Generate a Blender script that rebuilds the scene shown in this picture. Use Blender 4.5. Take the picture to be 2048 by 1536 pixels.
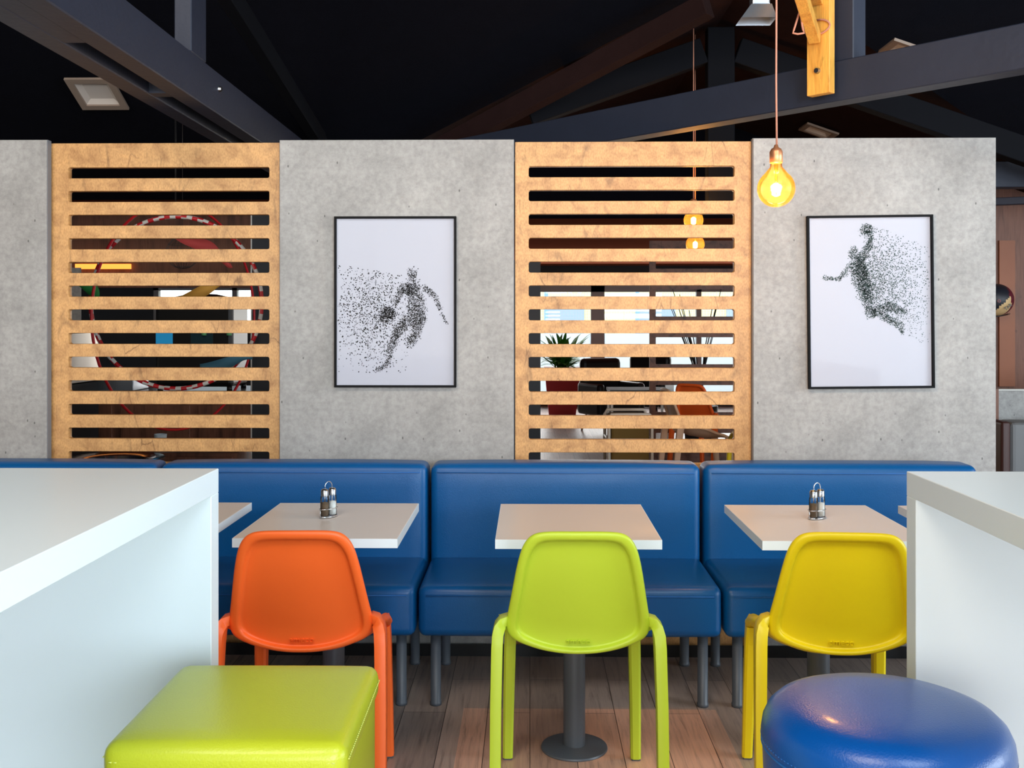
import bpy, bmesh, math, random
from mathutils import Vector, Matrix, Euler
PI = math.pi
sc = bpy.context.scene
C = sc.collection
for o in list(bpy.data.objects): bpy.data.objects.remove(o)

# ---------------------------------------------------------------- camera, world, daylight, exposure
F_PX = 2050.0
cam_d = bpy.data.cameras.new('camera'); cam = bpy.data.objects.new('camera', cam_d); C.objects.link(cam)
cam_d.sensor_width = 36.0; cam_d.lens = 36.0 * F_PX / 2048
cam_d.shift_y = -128.0 / 2048; cam_d.clip_start = 0.05; cam_d.clip_end = 200
cam.location = (0, 0, 1.41); cam.rotation_euler = (PI/2, 0, math.radians(1.0))
sc.camera = cam
sc.view_settings.view_transform = 'Standard'; sc.view_settings.look = 'None'
sc.view_settings.gamma = 1.0; sc.view_settings.use_curve_mapping = False
sc.view_settings.exposure = 0.52

world = bpy.data.worlds.new('sky'); sc.world = world; world.use_nodes = True
bg = world.node_tree.nodes['Background']; bg.inputs[0].default_value = (0.85, 0.93, 1.0, 1); bg.inputs[1].default_value = 3.0

def area(name, loc, size, rot, power, col):
    l = bpy.data.lights.new(name, 'AREA'); l.shape = 'RECTANGLE'; l.size, l.size_y = size
    l.energy = power; l.color = col
    o = bpy.data.objects.new(name, l); o.location = loc; o.rotation_euler = rot; C.objects.link(o); return o
# daylight entering through the windows of the front of the room (behind the photographer)
area('daylight_front_right', (2.9, -4.9, 1.75), (4.6, 2.7), (PI/2, 0, 0), 255, (0.74, 0.88, 1.0))
area('daylight_front_left', (-2.9, -4.9, 1.75), (4.6, 2.7), (PI/2, 0, 0), 140, (1.0, 0.84, 0.68))
area('daylight_right_side', (6.9, 0.6, 1.75), (4.4, 2.3), (PI/2, 0, PI/2), 165, (0.74, 0.88, 1.0))
# added fill lamps under the closed roof, brightening counter and table tops
area('fill_roof_right', (1.9, -1.4, 4.9), (2.6, 1.6), (math.radians(26), 0, 0), 100, (0.80, 0.92, 1.0))
area('fill_roof_left', (-1.9, -1.4, 4.9), (2.6, 1.6), (math.radians(26), 0, 0), 110, (1.0, 0.85, 0.70))
# daylight through the windows at the far end
area('daylight_far', (2.0, 16.3, 1.2), (9.0, 1.7), (-PI/2, 0, 0), 110, (1.0, 0.95, 0.9))

# ---------------------------------------------------------------- materials
def lin(c):
    return tuple(((v/255)/12.92 if v/255 <= 0.04045 else ((v/255+0.055)/1.055)**2.4) for v in c) + (1,)
MATS = {}
def nodes(m): return m.node_tree.nodes, m.node_tree.links
def mat(name, rgb, rough=0.5, metal=0.0, spec=0.5, coat=0.0, var=0.0, vscale=8.0, bump=0.0, bscale=60.0, emit=None, estr=0.0):
    m = bpy.data.materials.new(name); m.use_nodes = True; N, L = nodes(m)
    b = N['Principled BSDF']; b.inputs['Base Color'].default_value = lin(rgb)
    b.inputs['Roughness'].default_value = rough; b.inputs['Metallic'].default_value = metal
    b.inputs['Specular IOR Level'].default_value = spec; b.inputs['Coat Weight'].default_value = coat
    b.inputs['Coat Roughness'].default_value = 0.15
    tc = N.new('ShaderNodeTexCoord')
    if var > 0:
        n = N.new('ShaderNodeTexNoise'); n.inputs['Scale'].default_value = vscale; n.inputs['Detail'].default_value = 5
        L.new(tc.outputs['Object'], n.inputs['Vector'])
        mx = N.new('ShaderNodeMix'); mx.data_type = 'RGBA'
        mx.inputs[6].default_value = tuple(x*(1-var) for x in lin(rgb)[:3])+(1,)
        mx.inputs[7].default_value = tuple(min(1, x*(1+var)) for x in lin(rgb)[:3])+(1,)
        L.new(n.outputs['Fac'], mx.inputs[0]); L.new(mx.outputs[2], b.inputs['Base Color'])
    if bump > 0:
        n2 = N.new('ShaderNodeTexNoise'); n2.inputs['Scale'].default_value = bscale; n2.inputs['Detail'].default_value = 3
        L.new(tc.outputs['Object'], n2.inputs['Vector'])
        bp = N.new('ShaderNodeBump'); bp.inputs['Strength'].default_value = bump; bp.inputs['Distance'].default_value = 0.01
        L.new(n2.outputs['Fac'], bp.inputs['Height']); L.new(bp.outputs['Normal'], b.inputs['Normal'])
    if emit:
        b.inputs['Emission Color'].default_value = lin(emit); b.inputs['Emission Strength'].default_value = estr
    MATS[name] = m; return m

def ramp(N, stops):
    r = N.new('ShaderNodeValToRGB'); e = r.color_ramp.elements
    e[0].position, e[0].color = stops[0][0], stops[0][1]; e[1].position, e[1].color = stops[-1][0], stops[-1][1]
    for p, c in stops[1:-1]:
        k = e.new(p); k.color = c
    return r
def mul(N, L, a, b_, fac=1.0):
    mx = N.new('ShaderNodeMix'); mx.data_type = 'RGBA'; mx.blend_type = 'MULTIPLY'
    mx.inputs[0].default_value = fac; L.new(a, mx.inputs[6]); L.new(b_, mx.inputs[7]); return mx.outputs[2]

def concrete(name, base=(164, 161, 157)):
    m = mat(name, base, 0.62); N, L = nodes(m); b = N['Principled BSDF']; tc = N.new('ShaderNodeTexCoord')
    n1 = N.new('ShaderNodeTexNoise'); n1.inputs['Scale'].default_value = 4.5; n1.inputs['Detail'].default_value = 9; n1.inputs['Roughness'].default_value = 0.66
    L.new(tc.outputs['Object'], n1.inputs['Vector'])
    r1 = ramp(N, [(0.30, lin([v*0.90 for v in base])), (0.52, lin(base)), (0.72, lin([min(255, v*1.08) for v in base]))])
    L.new(n1.outputs['Fac'], r1.inputs[0])
    n2 = N.new('ShaderNodeTexNoise'); n2.inputs['Scale'].default_value = 40; n2.inputs['Detail'].default_value = 6; n2.inputs['Roughness'].default_value = 0.7
    L.new(tc.outputs['Object'], n2.inputs['Vector'])
    r2 = ramp(N, [(0.30, (0.72, 0.72, 0.72, 1)), (0.60, (1, 1, 1, 1))]); L.new(n2.outputs['Fac'], r2.inputs[0])
    v = N.new('ShaderNodeTexVoronoi'); v.inputs['Scale'].default_value = 22; v.inputs['Randomness'].default_value = 1
    mp = N.new('ShaderNodeMapping'); mp.inputs['Scale'].default_value = (1.5, 1, 0.8); L.new(tc.outputs['Object'], mp.inputs[0]); L.new(mp.outputs[0], v.inputs['Vector'])
    r3 = ramp(N, [(0.07, (0.38, 0.38, 0.38, 1)), (0.12, (1, 1, 1, 1))]); L.new(v.outputs['Distance'], r3.inputs[0])
    # only some cells carry a pit
    sep = N.new('ShaderNodeSeparateColor'); L.new(v.outputs['Color'], sep.inputs[0])
    gt = N.new('ShaderNodeMath'); gt.operation = 'GREATER_THAN'; gt.inputs[1].default_value = 0.72; L.new(sep.outputs[0], gt.inputs[0])
    mx = N.new('ShaderNodeMix'); mx.data_type = 'RGBA'; mx.inputs[6].default_value = (1, 1, 1, 1)
    L.new(gt.outputs[0], mx.inputs[0]); L.new(r3.outputs[0], mx.inputs[7])
    c = mul(N, L, r1.outputs[0], r2.outputs[0]); c = mul(N, L, c, mx.outputs[2]); L.new(c, b.inputs['Base Color'])
    return m

def wood(name, base, dark, scale=1.0, rough=0.45, cracks=True):
    """vertical-grain oak laminate with knots and fine cracks"""
    m = mat(name, base, rough); N, L = nodes(m); b = N['Principled BSDF']; tc = N.new('ShaderNodeTexCoord')
    mp = N.new('ShaderNodeMapping'); mp.inputs['Scale'].default_value = (7*scale, 7*scale, 1.1*scale); L.new(tc.outputs['Object'], mp.inputs[0])
    n1 = N.new('ShaderNodeTexNoise'); n1.inputs['Scale'].default_value = 2.2; n1.inputs['Detail'].default_value = 8; n1.inputs['Distortion'].default_value = 0.6
    L.new(mp.outputs[0], n1.inputs['Vector'])
    r1 = ramp(N, [(0.28, lin(dark)), (0.50, lin(base)), (0.75, lin([min(255, v*1.08) for v in base]))]); L.new(n1.outputs['Fac'], r1.inputs[0])
    mp2 = N.new('ShaderNodeMapping'); mp2.inputs['Scale'].default_value = (120*scale, 60*scale, 5*scale); L.new(tc.outputs['Object'], mp2.inputs[0])
    n2 = N.new('ShaderNodeTexNoise'); n2.inputs['Scale'].default_value = 1.5; n2.inputs['Detail'].default_value = 4; L.new(mp2.outputs[0], n2.inputs['Vector'])
    r2 = ramp(N, [(0.30, (0.78, 0.72, 0.66, 1)), (0.60, (1, 1, 1, 1))]); L.new(n2.outputs['Fac'], r2.inputs[0])
    c = mul(N, L, r1.outputs[0], r2.outputs[0])
    mp3 = N.new('ShaderNodeMapping'); mp3.inputs['Scale'].default_value = (9*scale, 3, 3.0*scale); L.new(tc.outputs['Object'], mp3.inputs[0])
    n3 = N.new('ShaderNodeTexNoise'); n3.inputs['Scale'].default_value = 1.6; n3.inputs['Detail'].default_value = 3; n3.inputs['Distortion'].default_value = 1.5; L.new(mp3.outputs[0], n3.inputs['Vector'])
    r3 = ramp(N, [(0.24, (0.50, 0.47, 0.45, 1)), (0.40, (1, 1, 1, 1))]); L.new(n3.outputs['Fac'], r3.inputs[0])
    c = mul(N, L, c, r3.outputs[0], 0.75)
    if cracks:
        mp4 = N.new('ShaderNodeMapping'); mp4.inputs['Scale'].default_value = (13, 3, 0.45); L.new(tc.outputs['Object'], mp4.inputs[0])
        v = N.new('ShaderNodeTexVoronoi'); v.feature = 'DISTANCE_TO_EDGE'; v.inputs['Scale'].default_value = 0.9
        n5 = N.new('ShaderNodeTexNoise'); n5.inputs['Scale'].default_value = 3; L.new(mp4.outputs[0], n5.inputs['Vector'])
        ad = N.new('ShaderNodeMix'); ad.data_type = 'VECTOR'; ad.inputs[0].default_value = 0.12
        L.new(mp4.outputs[0], ad.inputs[4]); L.new(n5.outputs['Color'], ad.inputs[5]); L.new(ad.outputs[1], v.inputs['Vector'])
        r4 = ramp(N, [(0.002, (0.50, 0.45, 0.40, 1)), (0.010, (1, 1, 1, 1))]); L.new(v.outputs['Distance'], r4.inputs[0])
        n6 = N.new('ShaderNodeTexNoise'); n6.inputs['Scale'].default_value = 5; L.new(tc.outputs['Object'], n6.inputs['Vector'])
        r6 = ramp(N, [(0.52, (0, 0, 0, 1)), (0.64, (1, 1, 1, 1))]); L.new(n6.outputs['Fac'], r6.inputs[0])
        mx = N.new('ShaderNodeMix'); mx.data_type = 'RGBA'; mx.inputs[6].default_value = (1, 1, 1, 1)
        L.new(r6.outputs[0], mx.inputs[0]); L.new(r4.outputs[0], mx.inputs[7])
        c = mul(N, L, c, mx.outputs[2])
    L.new(c, b.inputs['Base Color']); return m

def floor_material():
    m = mat('vinyl_plank_floor', (110, 98, 88), 0.38); N, L = nodes(m); b = N['Principled BSDF']; tc = N.new('ShaderNodeTexCoord')
    mp = N.new('ShaderNodeMapping'); mp.inputs['Rotation'].default_value = (0, 0, PI/2); L.new(tc.outputs['Object'], mp.inputs[0])
    br = N.new('ShaderNodeTexBrick'); br.offset = 0.37; br.inputs['Scale'].default_value = 1.0
    br.inputs['Brick Width'].default_value = 0.92; br.inputs['Row Height'].default_value = 0.152; br.inputs['Mortar Size'].default_value = 0.0012
    br.inputs['Color1'].default_value = lin((184, 162, 148)); br.inputs['Color2'].default_value = lin((148, 132, 122)); br.inputs['Mortar'].default_value = lin((50, 44, 40))
    br.inputs['Bias'].default_value = 0.0
    L.new(mp.outputs[0], br.inputs['Vector'])
    mp2 = N.new('ShaderNodeMapping'); mp2.inputs['Scale'].default_value = (55, 3.0, 1); L.new(tc.outputs['Object'], mp2.inputs[0])
    n = N.new('ShaderNodeTexNoise'); n.inputs['Scale'].default_value = 1.0; n.inputs['Detail'].default_value = 8; n.inputs['Roughness'].default_value = 0.7; n.inputs['Distortion'].default_value = 0.5
    L.new(mp2.outputs[0], n.inputs['Vector'])
    r = ramp(N, [(0.30, (0.55, 0.53, 0.52, 1)), (0.48, (0.95, 0.93, 0.92, 1)), (0.70, (1.15, 1.12, 1.08, 1))]); L.new(n.outputs['Fac'], r.inputs[0])
    c = mul(N, L, br.outputs['Color'], r.outputs[0])
    # a rectangle of floor tinted lighter and redder, between the bench feet and the bar counters
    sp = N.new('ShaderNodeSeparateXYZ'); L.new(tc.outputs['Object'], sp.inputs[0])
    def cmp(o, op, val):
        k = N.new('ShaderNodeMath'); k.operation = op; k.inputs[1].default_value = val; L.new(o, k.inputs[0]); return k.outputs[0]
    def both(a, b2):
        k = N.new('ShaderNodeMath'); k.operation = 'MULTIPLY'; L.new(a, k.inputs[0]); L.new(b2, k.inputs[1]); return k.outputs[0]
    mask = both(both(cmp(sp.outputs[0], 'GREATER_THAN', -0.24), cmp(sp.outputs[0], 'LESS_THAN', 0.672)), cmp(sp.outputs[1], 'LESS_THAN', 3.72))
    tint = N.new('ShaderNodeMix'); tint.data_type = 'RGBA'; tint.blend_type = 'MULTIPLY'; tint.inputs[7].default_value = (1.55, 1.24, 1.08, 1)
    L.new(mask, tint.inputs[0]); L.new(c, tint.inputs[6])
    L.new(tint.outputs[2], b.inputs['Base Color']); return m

def glassy(name, tint=(1, 1, 1, 1), rough=0.0, ior=1.45, haze=None):
    m = bpy.data.materials.new(name); m.use_nodes = True; N, L = nodes(m); N.remove(N['Principled BSDF'])
    t = N.new('ShaderNodeBsdfTransparent'); t.inputs[0].default_value = tint
    g = N.new('ShaderNodeBsdfGlossy'); g.inputs['Roughness'].default_value = rough
    fr = N.new('ShaderNodeFresnel'); fr.inputs[0].default_value = ior
    mx = N.new('ShaderNodeMixShader'); L.new(fr.outputs[0], mx.inputs[0]); L.new(t.outputs[0], mx.inputs[1]); L.new(g.outputs[0], mx.inputs[2])
    out = mx.outputs[0]
    if haze:
        tr = N.new('ShaderNodeBsdfTranslucent'); tr.inputs[0].default_value = lin(haze[:3]); m2 = N.new('ShaderNodeMixShader'); m2.inputs[0].default_value = haze[3]
        L.new(out, m2.inputs[1]); L.new(tr.outputs[0], m2.inputs[2]); out = m2.outputs[0]
    L.new(out, N['Material Output'].inputs[0]); MATS[name] = m; return m

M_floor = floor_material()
M_conc = concrete('concrete_laminate'); M_conc_edge = mat('panel_edge_grey', (120, 124, 130), 0.5, var=0.05)
M_oak = wood('oak_laminate', (206, 156, 98), (176, 126, 74))
M_walnut = wood('brown_wood', (122, 78, 58), (80, 48, 36), 1.0, 0.5, False)
M_pine = wood('pine_yellow', (250, 185, 85), (228, 155, 62), 2.0, 0.5, False)
M_blue = mat('blue_leatherette', (0, 84, 144), 0.36, spec=0.4, coat=0.06, bump=0.10, bscale=320, var=0.05)
M_green = mat('lime_leatherette', (190, 200, 42), 0.36, coat=0.15, bump=0.10, bscale=320, var=0.04)
M_blue2 = mat('bright_blue_leatherette', (0, 80, 160), 0.32, coat=0.2, bump=0.10, bscale=320, var=0.04)
M_steelgrey = mat('grey_powder_coat', (82, 88, 96), 0.42, spec=0.5, bump=0.03, bscale=500)
M_white = mat('white_laminate', (232, 244, 248), 0.32, spec=0.5, bump=0.02, bscale=400)
M_top = mat('pale_table_laminate', (226, 218, 210), 0.30, bump=0.02, bscale=300, var=0.02)
M_orange = mat('orange_plastic', (255, 108, 40), 0.42, bump=0.03, bscale=700)
M_lime = mat('lime_plastic', (190, 212, 52), 0.42, bump=0.03, bscale=700)
M_yellow = mat('yellow_plastic', (238, 212, 12), 0.42, bump=0.03, bscale=700)
M_beigep = mat('beige_plastic', (214, 178, 150), 0.45, bump=0.03, bscale=700)
M_frame = mat('black_frame', (10, 10, 12), 0.6, spec=0.15)
M_black = mat('black_satin', (14, 14, 16), 0.35, var=0.05)
M_beamd = mat('black_painted_timber', (10, 11, 17), 0.8, spec=0.15, var=0.1)
M_beam = mat('navy_painted_timber', (38, 44, 60), 0.55, bump=0.15, bscale=30, var=0.12)
M_ceil = mat('black_ceiling_felt', (9, 10, 18), 0.95, spec=0.1, bump=0.3, bscale=150, var=0.2)
M_ceil2 = mat('dark_brown_ceiling', (38, 23, 22), 0.95, spec=0.1, bump=0.3, bscale=120, var=0.2)
M_soffit = mat('brown_soffit', (128, 72, 54), 1.0, spec=0.0, var=0.08)
M_paper = mat('poster_paper', (186, 186, 197), 0.5, var=0.02, vscale=2)
M_ink = mat('print_ink_dark', (40, 38, 38), 0.6, var=0.2, vscale=200)
M_ink2 = mat('print_ink_green', (66, 84, 80), 0.6, var=0.2, vscale=200)
M_chrome = mat('chrome', (225, 228, 232), 0.12, metal=1.0)
M_steel = mat('brushed_steel', (170, 172, 175), 0.3, metal=1.0)
M_copper = mat('copper_socket', (225, 150, 105), 0.38, metal=0.7)
M_cord = mat('pink_textile_cord', (205, 140, 115), 0.7, bump=0.2, bscale=900)
M_stitch_g = mat('lime_stitch', (214, 226, 110), 0.6)
M_stitch_b = mat('blue_stitch', (28, 100, 172), 0.6)
M_salt = mat('salt', (240, 240, 236), 0.9, bump=0.3, bscale=900)
M_pepper = mat('pepper', (120, 98, 76), 0.9, bump=0.4, bscale=900, var=0.4, vscale=600)
M_glass = glassy('clear_glass', (0.96, 0.98, 0.98, 1))
M_amber = glassy('amber_bulb_glass', (1.0, 0.82, 0.46, 1), 0.0, 1.25, (255, 195, 100, 0.025))
M_glaze = bpy.data.materials.new('clear_glazing'); M_glaze.use_nodes = True
_N, _L = nodes(M_glaze); _N.remove(_N['Principled BSDF']); _t = _N.new('ShaderNodeBsdfTransparent'); _t.inputs[0].default_value = (0.985, 0.99, 0.99, 1); _L.new(_t.outputs[0], _N['Material Output'].inputs[0])
for _m in (M_paper, M_ink, M_ink2):   # the print lies against its glass and shares its shine
    _b = _m.node_tree.nodes['Principled BSDF']; _b.inputs['Coat Weight'].default_value = 1.0; _b.inputs['Coat IOR'].default_value = 1.16; _b.inputs['Coat Roughness'].default_value = 0.02; _b.inputs['Specular IOR Level'].default_value = 0.0
M_fil = mat('glowing_filament', (255, 190, 100), 0.5, emit=(255, 205, 130), estr=60)
M_red = mat('red_plastic', (205, 30, 40), 0.4); M_whitep = mat('white_tape', (225, 222, 215), 0.5)
M_lampw = mat('lamp_white', (214, 204, 194), 0.5)
M_leaf = mat('leaf_green', (70, 140, 50), 0.5, var=0.3, vscale=12)
M_planter = mat('red_planter', (190, 40, 48), 0.4)
M_dark = mat('dark_slate', (44, 48, 54), 0.6, var=0.08)
M_olive = mat('olive_fabric', (112, 88, 36), 0.8, bump=0.2, bscale=300)
M_wallw = mat('off_white_render', (206, 203, 196), 0.8, var=0.05)

# ---------------------------------------------------------------- mesh helpers
def new_bm(): return bmesh.new()
def add_box(bm, lo, hi, bev=0.0, seg=2, mi=0, rot=None, piv=None):
    t = bmesh.new(); bmesh.ops.create_cube(t, size=1.0)
    s = [hi[i]-lo[i] for i in range(3)]; c = [(hi[i]+lo[i])/2 for i in range(3)]
    for v in t.verts: v.co = Vector((v.co.x*s[0]+c[0], v.co.y*s[1]+c[1], v.co.z*s[2]+c[2]))
    if bev > 0: bmesh.ops.bevel(t, geom=list(t.edges), offset=bev, segments=seg, affect='EDGES', profile=0.5)
    if rot is not None:
        p = Vector(piv if piv else c)
        for v in t.verts: v.co = rot @ (v.co - p) + p
    merge(bm, t, mi); return bm
def merge(bm, t, mi=0):
    t.verts.index_update(); vs = [bm.verts.new(v.co) for v in t.verts]
    for f in t.faces:
        try:
            nf = bm.faces.new([vs[v.index] for v in f.verts]); nf.material_index = mi if mi else f.material_index; nf.smooth = f.smooth
        except ValueError: pass
    t.free()
def add_tube(bm, pts, r, seg=12, closed=False, mi=0, caps=True):
    pts = [Vector(p) for p in pts]; n = len(pts); rings = []
    rr = r if isinstance(r, (list, tuple)) else [r]*n
    up = Vector((0, 0, 1)); prev = None
    for i, p in enumerate(pts):
        if closed: d = (pts[(i+1) % n]-pts[i-1]).normalized()
        else: d = (pts[min(i+1, n-1)]-pts[max(i-1, 0)]).normalized()
        if prev is None:
            a = up if abs(d.z) < 0.9 else Vector((1, 0, 0)); x = d.cross(a).normalized()
        else:
            x = (prev - d*prev.dot(d)); x = x.normalized() if x.length > 1e-6 else d.orthogonal().normalized()
        prev = x; y = d.cross(x).normalized()
        rings.append([bm.verts.new(p + (x*math.cos(2*PI*k/seg)+y*math.sin(2*PI*k/seg))*rr[i]) for k in range(seg)])
    m = n if closed else n-1
    for i in range(m):
        a, b = rings[i], rings[(i+1) % n]
        for k in range(seg):
            f = bm.faces.new([a[k], a[(k+1) % seg], b[(k+1) % seg], b[k]]); f.smooth = True; f.material_index = mi
    if caps and not closed:
        for rg in (rings[0], rings[-1]):
            f = bm.faces.new(rg); f.material_index = mi
    return bm
def add_lathe(bm, prof, c=(0, 0, 0), seg=40, mi=0, smooth=True):
    rings = []
    for r, z in prof:
        if r < 1e-6: rings.append([bm.verts.new((c[0], c[1], c[2]+z))])
        else: rings.append([bm.verts.new((c[0]+r*math.cos(2*PI*k/seg), c[1]+r*math.sin(2*PI*k/seg), c[2]+z)) for k in range(seg)])
    for a, b in zip(rings, rings[1:]):
        for k in range(seg):
            k2 = (k+1) % seg
            if len(a) == 1 and len(b) == 1: continue
            if len(a) == 1: vs = [a[0], b[k], b[k2]]
            elif len(b) == 1: vs = [a[k], a[k2], b[0]]
            else: vs = [a[k], a[k2], b[k2], b[k]]
            f = bm.faces.new(vs); f.smooth = smooth; f.material_index = mi
    return bm
def add_sweep(bm, pts, sizes, bev=0.006):
    """rectangular (chamfered) section swept along points; sizes = (wx, wy) per point, section kept in the XY plane"""
    rings = []
    for p, (wx, wy) in zip(pts, sizes):
        a, b = wx/2, wy/2; c = min(bev, a*0.6, b*0.6)
        sec = [(a-c, -b), (a, -b+c), (a, b-c), (a-c, b), (-a+c, b), (-a, b-c), (-a, -b+c), (-a+c, -b)]
        rings.append([bm.verts.new((p[0]+x, p[1]+y, p[2])) for x, y in sec])
    for a, b in zip(rings, rings[1:]):
        for k in range(8):
            f = bm.faces.new([a[k], a[(k+1) % 8], b[(k+1) % 8], b[k]])
    bm.faces.new(rings[0]); bm.faces.new(rings[-1]); return bm
def obj(name, bm, m, parent=None, loc=(0, 0, 0), rot=None, smooth=False, label=None):
    bmesh.ops.recalc_face_normals(bm, faces=list(bm.faces))
    me = bpy.data.meshes.new(name); 
    if smooth:
        for f in bm.faces: f.smooth = True
    bm.to_mesh(me); bm.free()
    for mm in (m if isinstance(m, (list, tuple)) else [m]): me.materials.append(mm)
    o = bpy.data.objects.new(name, me); C.objects.link(o)
    if parent: o.parent = parent
    o.location = loc
    if rot: o.rotation_euler = rot
    if label: o['label'] = label
    return o
def sharp(o, ang=40):
    me = o.data
    try: me.shade_smooth()
    except Exception: pass
    try: me.set_sharp_from_angle(angle=math.radians(ang))
    except Exception: pass
    return o
def tag(o, label, cat, group=None):
    o['label'] = label; o['category'] = cat
    if group: o['group'] = group
    return o
def thing(name, label, cat, loc=(0, 0, 0), rz=0.0, group=None):
    o = bpy.data.objects.new(name, None); C.objects.link(o); o.empty_display_size = 0.1
    o.location = loc; o.rotation_euler = (0, 0, rz); return tag(o, label, cat, group)
def struct(name, bm, m, **k):
    o = obj(name, bm, m, **k); o['kind'] = 'structure'; return o
def box(lo, hi, bev=0.0, seg=2): return add_box(new_bm(), lo, hi, bev, seg)
def copy_tree(src, loc, rz, label, group=None, swap=None):
    r = src.copy(); C.objects.link(r); r.location = loc; r.rotation_euler = (0, 0, rz); r['label'] = label
    if group: r['group'] = group
    def rec(a, b):
        for ch in list(a.children):
            c = ch.copy(); C.objects.link(c); c.parent = b
            if swap and c.data:
                c.data = ch.data.copy()
                for i, mm in enumerate(c.data.materials):
                    if mm in swap: c.data.materials[i] = swap[mm]
            rec(ch, c)
    rec(src, r); return r
def mesh_from_curve(cu, name, m, parent=None, loc=(0, 0, 0), rot=None):
    t = bpy.data.objects.new('tmp', cu); C.objects.link(t)
    bpy.context.view_layer.update()
    me = bpy.data.meshes.new_from_object(t.evaluated_get(bpy.context.evaluated_depsgraph_get()))
    bpy.data.objects.remove(t); me.materials.clear(); me.materials.append(m)
    o = bpy.data.objects.new(name, me); C.objects.link(o)
    if parent: o.parent = parent
    o.location = loc
    if rot: o.rotation_euler = rot
    return o
def text_mesh(body, size, name, m, parent, loc, rot, extrude=0.0008):
    cu = bpy.data.curves.new(name, 'FONT'); cu.body = body; cu.size = size; cu.extrude = extrude; cu.align_x = 'CENTER'; cu.align_y = 'CENTER'
    return mesh_from_curve(cu, name, m, parent, loc, rot)
def poly(bm, pts, mi=0):
    f = bm.faces.new([bm.verts.new(p) for p in pts]); f.material_index = mi; return f

# ---------------------------------------------------------------- room shell
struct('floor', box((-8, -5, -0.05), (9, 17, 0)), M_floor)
XL, XR = -8.0, 9.0
bm = new_bm()   # main roof slope, falling away from the camera, notched by the cross gable
V1, V2, V3 = (-1.657, 7.55, 2.3), (1.2, 5.51, 3.3), (4.057, 7.55, 2.3)
poly(bm, [(XL, 0, 6.0), V2[:1]+(0, 6.0), V2, V1, (XL, 7.55, 2.3)])
poly(bm, [(1.2, 0, 6.0), (XR, 0, 6.0), (XR, 7.55, 2.3), V3, V2])
poly(bm, [(XL, 0, 6.0), (XR, 0, 6.0), (XR, -5, 3.55), (XL, -5, 3.55)])
o = struct('ceiling', bm, M_ceil); 
bm = new_bm()
poly(bm, [V1, V2, (1.2, 9, 3.3), (-1.657, 9, 2.3)]); poly(bm, [V3, V2, (1.2, 9, 3.3), (4.057, 9, 2.3)])
struct('ceiling_gable', bm, M_ceil2)
bm = new_bm(); poly(bm, [(-1.657, 9, 2.3), (1.2, 9, 3.3), (4.057, 9, 2.3)]); struct('wall_gable', bm, M_ceil)
bm = new_bm()
poly(bm, [(XL, 7.55, 2.3), (-1.657, 7.55, 2.3), (-1.657, 17, 2.3), (XL, 17, 2.3)])
poly(bm, [(-1.657, 9, 2.3), (4.057, 9, 2.3), (4.057, 17, 2.3), (-1.657, 17, 2.3)])
poly(bm, [(4.057, 7.55, 2.3), (XR, 7.55, 2.3), (XR, 17, 2.3), (4.057, 17, 2.3)])
struct('ceiling_soffit', bm, M_soffit)
bm = new_bm(); poly(bm, [(XL, -5, 0), (XL, 17, 0), (XL, 17, 2.3), (XL, 7.55, 2.3), (XL, 0, 6), (XL, -5, 3.55)]); struct('wall_left', bm, M_dark)
# right wall with a window beside the counters
bm = new_bm()
for y0, y1, z0, z1 in ((-5, -1.8, 0, 3.0), (3.0, 17, 0, 2.3), (-1.8, 3.0, 0, 0.5), (-1.8, 3.0, 2.95, 3.0)):
    add_box(bm, (7.0, y0, z0), (7.08, y1, z1))
poly(bm, [(7.0, -5, 3.0), (7.0, 3.0, 3.0), (7.0, 7.55, 2.3), (7.0, 0, 6), (7.0, -5, 3.55)])
struct('wall_right', bm, M_wallw)
bm = new_bm()   # front wall behind the camera, two wide windows
for x0, x1, z0, z1 in ((-8, -5.3, 0, 3.55), (-0.5, 0.5, 0, 3.55), (5.3, 9, 0, 3.55), (-5.3, -0.5, 0, 0.35), (0.5, 5.3, 0, 0.35), (-5.3, -0.5, 3.15, 3.55), (0.5, 5.3, 3.15, 3.55)):
    add_box(bm, (x0, -5.08, z0), (x1, -5.0, z1))
struct('wall_front', bm, M_wallw)
for n, x0 in ((3, -5.3), (4, 0.5)):
    bm = new_bm()
    for k in range(4): add_box(bm, (x0+k*1.58, -5.06, 0.35), (x0+k*1.58+0.06, -5.0, 3.15))
    struct('window_%d' % n, bm, M_black)

# far wall with windows onto a fenced court
WZ0, WZ1, WY = 0.12, 1.97, 16.8
bm = new_bm()
add_box(bm, (-8, WY, WZ1), (9, WY+0.15, 2.3)); add_box(bm, (-0.3, WY, 0), (9, WY+0.15, WZ0))
add_box(bm, (-8, WY, 0), (-6.2, WY+0.15, WZ1)); add_box(bm, (-6.2, WY, 0), (-0.3, WY+0.15, 1.35)); add_box(bm, (-1.9, WY, 1.35), (-0.3, WY+0.15, WZ1))
struct('wall_back', bm, M_dark)
bm = new_bm()
for x in (-0.3, 1.0, 2.72, 4.4, 6.0, 8.9): add_box(bm, (x, WY-0.02, WZ0), (x+(0.22 if x == 1.0 else 0.08), WY+0.1, WZ1))
add_box(bm, (-0.3, WY-0.02, WZ1-0.1), (9, WY+0.1, WZ1)); add_box(bm, (-0.3, WY-0.02, WZ0), (9, WY+0.1, WZ0+0.06))
w1 = struct('window_1', bm, mat('window_frame_grey', (150, 150, 152), 0.4))
obj('pane', box((-0.3, WY+0.05, WZ0), (9, WY+0.056, WZ1)), M_glass, w1)
obj('frosted_film', box((-0.3, WY+0.04, WZ0), (9, WY+0.045, 1.19)), mat('frosted_film', (236, 240, 244), 0.8), w1)
MATS['frosted_film'].node_tree.nodes['Principled BSDF'].inputs['Transmission Weight'].default_value = 0.9
bm = new_bm()
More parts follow.
